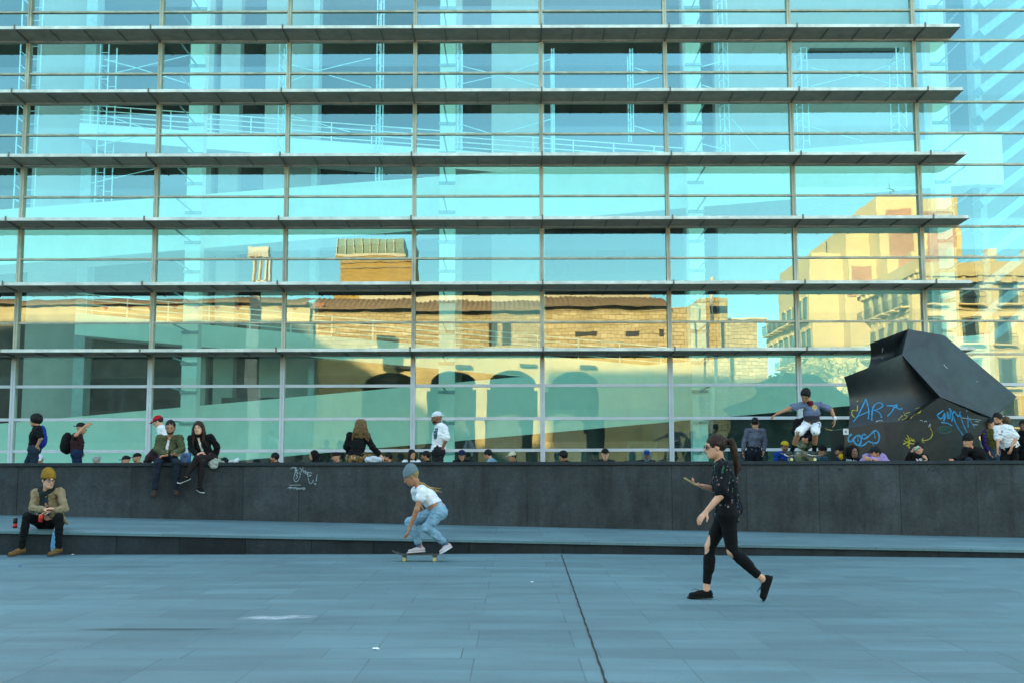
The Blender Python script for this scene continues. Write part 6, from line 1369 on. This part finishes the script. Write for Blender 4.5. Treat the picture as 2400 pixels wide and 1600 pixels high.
# ------------------------------------------------------------------ painted lines: ribbons laid on the surface they were sprayed on
def bvh_of(objs):
    vs = []; fs = []
    for o in objs:
        n = len(vs); mw = o.matrix_world; vs += [mw @ v.co for v in o.data.vertices]; fs += [tuple(i + n for i in p.vertices) for p in o.data.polygons]
    return BVHTree.FromPolygons(vs, fs)
def hit(bv, px, py, off=.004):
    d = ray(px, py).normalized(); h = bv.ray_cast(EYE, d)
    return (h[0] - d * off) if h[0] else None
def strokes(name, lines, mat, bv, parent, base, w=.03, wpx=None):
    """lines in picture points; chaikin-smoothed, thin ribbons with a little thickness"""
    mb = MB()
    for ln in lines:
        ww = w
        if isinstance(ln, tuple) and isinstance(ln[0], (int, float)) and isinstance(ln[1], list): ww, ln = ln
        pts = [Vector((x, y, 0)) for x, y in ln]
        for _ in range(2):
            if len(pts) > 2:
                q = [pts[0]]
                for i in range(len(pts) - 1): q += [pts[i] * .75 + pts[i + 1] * .25, pts[i] * .25 + pts[i + 1] * .75]
                pts = q + [pts[-1]]
        dense = []
        for i in range(len(pts) - 1):
            n = max(1, int((pts[i + 1] - pts[i]).length / 2.0)); dense += [pts[i].lerp(pts[i + 1], k / n) for k in range(n)]
        dense.append(pts[-1]); P_ = [hit(bv, p.x, p.y) for p in dense]; P_ = [p for p in P_ if p is not None]
        if len(P_) < 2: continue
        vs = []; 
        for i, p in enumerate(P_):
            d = (P_[min(i + 1, len(P_) - 1)] - P_[max(i - 1, 0)]); d = Vector((d.x, 0, d.z)); d = d.normalized() if d.length > 1e-6 else Vector((1, 0, 0)); n = Vector((-d.z, 0, d.x)) * ww * .40 * (1 + .25 * math.sin(i * .9 + len(P_))); vs += [p + n, p - n]
        mb.add(vs, [(2 * i, 2 * i + 1, 2 * i + 3, 2 * i + 2) for i in range(len(P_) - 1)])
    if not mb.v: return None
    o = mb.build(name, mat, parent); o.location = -Vector(base); return o
BLUEP = plain('blue_spray', (.015, .23, .47), .6, var=.25, scale=20); YELP = plain('yellow_spray', (.38, .32, .01), .6, var=.25, scale=20); WHP = plain('white_scratch', (.34, .38, .40), .7, var=.3, scale=20); TEALP = plain('green_marker', (.01, .14, .11), .6)
sbv = bvh_of([o for o in sc_root.children if o.type == 'MESH'])
g5 = lambda L: [(1960 + x / 7.465, 880 + y / 7.465) for x, y in L]
h4 = lambda L: [q8(x, y) for x, y in L]
i9 = lambda L: [(2200 + x / 9.225, 920 + y / 9.225) for x, y in L]
strokes('blue_graffiti', [(.035, g5([(300, 805), (380, 700), (520, 400)])), (.032, g5([(520, 400), (555, 520), (575, 640), (558, 755)])), (.028, g5([(385, 705), (480, 660), (570, 628)])),
    (.034, g5([(620, 775), (625, 640), (640, 540)])), (.028, g5([(625, 600), (680, 480), (770, 462), (825, 510), (780, 560), (690, 595), (640, 605)])), (.026, g5([(650, 600), (740, 625), (790, 690), (785, 735)])),
    (.055, g5([(880, 522), (980, 530), (1060, 520), (1040, 500)])), (.05, g5([(1000, 545), (1060, 560), (1110, 590), (1160, 575)])), (.045, g5([(1040, 500), (1060, 560)])), (.034, g5([(1020, 545), (960, 640), (900, 705)]))], BLUEP, sbv, sc_root, SB)
strokes('yellow_graffiti', [(.04, g5([(370, 432), (374, 446)])), (.026, g5([(372, 515), (368, 620), (330, 605), (280, 600), (265, 660), (300, 715), (322, 725)])), (.02, g5([(1085, 770), (1160, 690)])), (.022, g5([(1178, 635), (1182, 645)])),
    (.020, g5([(1290, 632), (1200, 660), (1190, 690), (1245, 700), (1220, 745), (1150, 768)])), (.022, g5([(1380, 572), (1450, 550), (1490, 600), (1460, 640), (1380, 665), (1340, 700), (1300, 742)])), (.024, g5([(1215, 790), (1235, 792)])),
    (.03, h4([(790, 1180), (815, 1230), (800, 1290), (815, 1310)])), (.028, h4([(750, 1270), (850, 1220)])), (.028, h4([(755, 1235), (840, 1270), (885, 1262)])), (.024, h4([(820, 1205), (855, 1250), (845, 1215), (865, 1245)])), (.02, h4([(775, 1210), (830, 1255), (780, 1290)])),
    (.018, h4([(1015, 1105), (1045, 1160), (1025, 1210), (985, 1232), (935, 1232)])), (.018, h4([(950, 1210), (930, 1235), (960, 1258)]))], YELP, sbv, sc_root, SB)
strokes('blue_tag', [(.040, g5([(270, 1015), (205, 1070), (215, 1150), (270, 1155), (330, 1060), (395, 1025), (440, 1090), (430, 1180), (380, 1215), (320, 1170), (300, 1120)])), (.018, g5([(378, 1040), (380, 1150)])),
    (.036, g5([(520, 1040), (480, 1010), (440, 1050), (460, 1110), (540, 1080), (620, 1000), (690, 940), (750, 1000), (755, 1120), (700, 1185), (620, 1160), (560, 1140)])), (.018, g5([(662, 985), (680, 1090)])),
    (.030, g5([(300, 1120), (360, 1215), (470, 1225), (560, 1140)])), (.014, g5([(620, 1165), (660, 1230)]))], BLUEP, sbv, sc_root, SB)
strokes('blue_signature', [(.036, h4([(1150, 935), (1095, 970), (1085, 990), (1130, 1030), (1165, 940), (1150, 1040)])), (.032, h4([(1150, 1040), (1185, 960), (1200, 1045), (1180, 915), (1215, 1050), (1215, 920)])), (.034, h4([(1205, 912), (1240, 960), (1230, 1075), (1245, 920), (1300, 1010), (1315, 945)])),
    (.026, h4([(1125, 1055), (1190, 1058), (1235, 1090)])), (.026, h4([(1245, 990), (1275, 1080), (1345, 1182)])), (.026, h4([(1310, 960), (1340, 1060), (1388, 1165)])), (.024, h4([(1390, 985), (1395, 1105)])), (.016, h4([(1395, 1000), (1460, 1110)]))], BLUEP, sbv, sc_root, SB)
ov = [(1160 + 70 * math.cos(a), 1128 + 32 * math.sin(a)) for a in np.linspace(0, 2 * math.pi, 25)]
strokes('green_tag', [(.012, h4(ov))] + [(.010, h4([(1110 + 22 * i, 1112), (1122 + 22 * i, 1122), (1108 + 22 * i, 1132), (1124 + 22 * i, 1145)])) for i in range(5)], TEALP, sbv, sc_root, SB)
strokes('pale_scratches', [(.03, h4([(545, 318), (543, 345), (538, 358)])), (.03, h4([(540, 412), (543, 418)])), (.02, h4([(1152, 480), (1168, 502), (1190, 520)])), (.022, h4([(1480, 648), (1486, 652)])), (.02, h4([(480, 1048), (505, 1035), (545, 1040)])), (.035, h4([(1378, 938), (1385, 940)])),
    (.012, h4([(1400, 940), (1440, 942)])), (.018, h4([(1425, 950), (1485, 957)])), (.010, h4([(1330, 1008), (1420, 1020), (1520, 1032)])), (.035, h4([(1580, 1050), (1600, 1062)])), (.012, h4([(915, 1035), (935, 1030), (945, 1045)])), (.012, h4([(960, 1050), (975, 1035), (985, 1050)])), (.014, h4([(1000, 1100), (1020, 1060), (1015, 1095)])),
    (.012, h4([(1460, 1040), (1500, 1050)])), (.014, h4([(1440, 1075), (1490, 1078)]))], WHP, sbv, sc_root, SB)
mb = MB(); a = hit(sbv, *q8(180, 1147)); mb.box(a.x - .055, a.x + .055, a.y - .004, a.y + .0, a.z - .06, a.z + .06); o = mb.build('sticker', plain('sticker_white', (.6, .62, .62), .6), sc_root); o.location = -SB
strokes('sticker_print', [(.02, h4([(174, 1140), (186, 1140), (186, 1154), (174, 1154), (174, 1140)]))], plain('print_black', (.02, .02, .02), .6), bvh_of([bpy.data.objects['sticker']]) if False else sbv, sc_root, SB + Vector((0, .006, 0)))

# chalk and marker tags on the wall
wbv = bvh_of([o for o in wall.children if o.type == 'MESH']); WB = Vector((0, YW, 0))
c3 = lambda L: [(560 + x / 6.533, 940 + y / 6.533) for x, y in L]
WT = plain('chalk_pen', (.28, .35, .38), .8, var=.25, scale=30)
strokes('chalk_tag', [(.014, c3([(780, 1030), (850, 1000), (870, 1060), (840, 1150), (845, 1210), (880, 1235), (920, 1190), (940, 1120), (930, 1080)])), (.014, c3([(845, 1005), (900, 1050), (860, 1080), (920, 1090), (865, 1120), (910, 1150), (870, 1180)])), (.013, c3([(820, 1000), (890, 1010), (850, 1040), (910, 1060)])),
    (.013, c3([(925, 1010), (960, 1040), (950, 1080)])), (.013, c3([(985, 1000), (950, 1060), (990, 1030), (980, 1090), (1020, 1050)])), (.013, c3([(1020, 1050), (1010, 1110), (1050, 1060), (1040, 1120)])), (.013, c3([(1060, 1080), (1045, 1160), (1110, 1125)])), (.013, c3([(1060, 1080), (1120, 1095)])), (.012, c3([(1055, 1120), (1100, 1125)])),
    (.013, c3([(1060, 1165), (1075, 1240), (1105, 1262), (1135, 1220), (1138, 1195)])), (.013, c3([(1198, 1115), (1180, 1225)])), (.013, c3([(1145, 1250), (1190, 1258), (1160, 1275)])),
    (.012, c3([(775, 1282), (860, 1276), (945, 1276)])), (.013, c3([(745, 1330), (790, 1295), (775, 1350), (820, 1300), (840, 1350), (870, 1300), (885, 1355), (930, 1310), (925, 1355), (970, 1310)])), (.012, c3([(760, 1310), (850, 1318), (960, 1330), (1020, 1330)])), (.013, c3([(985, 1310), (1020, 1330), (985, 1350), (975, 1325)]))], WT, wbv, wall, WB)
DK = plain('dark_marker', (.012, .018, .024), .8); FB = plain('faded_blue', (.020, .055, .075), .8)
strokes('dark_tag', [(.02, h4([(985, 1560), (1000, 1520), (1040, 1480), (1090, 1530), (1110, 1570)])), (.016, h4([(1000, 1530), (1080, 1535)])), (.05, h4([(105, 1520), (140, 1524)])), (.03, c3([(1290, 1040), (1300, 1042)]))], DK, wbv, wall, WB)
a4 = lambda L: [(x / 4.126, 940 + y / 4.126) for x, y in L]
strokes('faded_tag', [(.015, a4([(840, 740), (870, 700), (900, 760), (880, 800), (930, 790), (960, 840)])), (.015, a4([(820, 790), (860, 800), (850, 840), (900, 870)])), (.015, a4([(0, 710), (20, 680), (45, 730)])), (.012, a4([(0, 730), (50, 735)]))], FB, wbv, wall, WB)

# prints on clothes and hats
def print_on(body, child, lines, mat, name='print', w=.02):
    o = [c for c in body.children if c.name.startswith(child)]
    if not o: return
    bv = bvh_of([o[0]]); strokes(name, lines, mat, bv, body, body.location, w)
d3 = lambda L: [(880 + x / 3.92, 940 + y / 3.92) for x, y in L]
TP = plain('teal_print', (.012, .085, .10), .8, var=.4, scale=30)
print_on(gtee, 't_shirt', [(.045, d3([(530, 250), (575, 252)])), (.05, d3([(533, 262), (572, 262)])), (.05, d3([(535, 276), (572, 276)])), (.05, d3([(530, 290), (568, 290)])), (.05, d3([(530, 304), (568, 304)])), (.05, d3([(534, 318), (566, 318)])), (.045, d3([(536, 332), (562, 332)])), (.03, d3([(540, 345), (555, 348)]))], TP)
NV = plain('print_navy', (.03, .06, .14), .8)
for q_ in ((.022, i9([(1255, 830), (1272, 838)])), (.04, i9([(1365, 820), (1385, 850)])), (.03, i9([(1300, 895), (1365, 900)]))): print_on(wt, 't_shirt', [q_], NV)
j6 = lambda L: [(1700 + x / 6.272, 860 + y / 6.272) for x, y in L]
print_on(sk_, 'jersey', [(.05, j6([(1300, 570), (1325, 570), (1325, 600), (1300, 600)])), (.03, j6([(1290, 560), (1340, 565), (1335, 610), (1310, 625), (1288, 600), (1290, 560)]))], plain('badge_gold', (.60, .36, .06), .6))
print_on(sk_, 'jersey', [(.03, j6([(1312, 582), (1318, 600)]))], plain('badge_red', (.5, .06, .03), .6), 'badge_centre')
print_on(sk_, 'shorts', [(.022, j6([(1355, 830), (1375, 815), (1395, 830), (1370, 850), (1395, 865), (1365, 875)])), (.02, j6([(1415, 800), (1425, 850), (1405, 880)]))], plain('print_blue', (.03, .12, .40), .8))
print_on(b4_, 'top', [(.03, h4([(188, 1415), (190, 1440), (205, 1418), (208, 1440)])), (.03, h4([(220, 1438), (225, 1418), (235, 1440)])), (.03, h4([(245, 1420), (262, 1418), (250, 1438), (270, 1438)])), (.03, h4([(278, 1415), (282, 1440)]))], WHP, 'lettering')
print_on(b6_, 'top', [(.035, h4([(878, 1415), (900, 1440)])), (.035, h4([(905, 1415), (935, 1438)])), (.03, h4([(920, 1412), (940, 1420)]))], WHITEC, 'lettering')
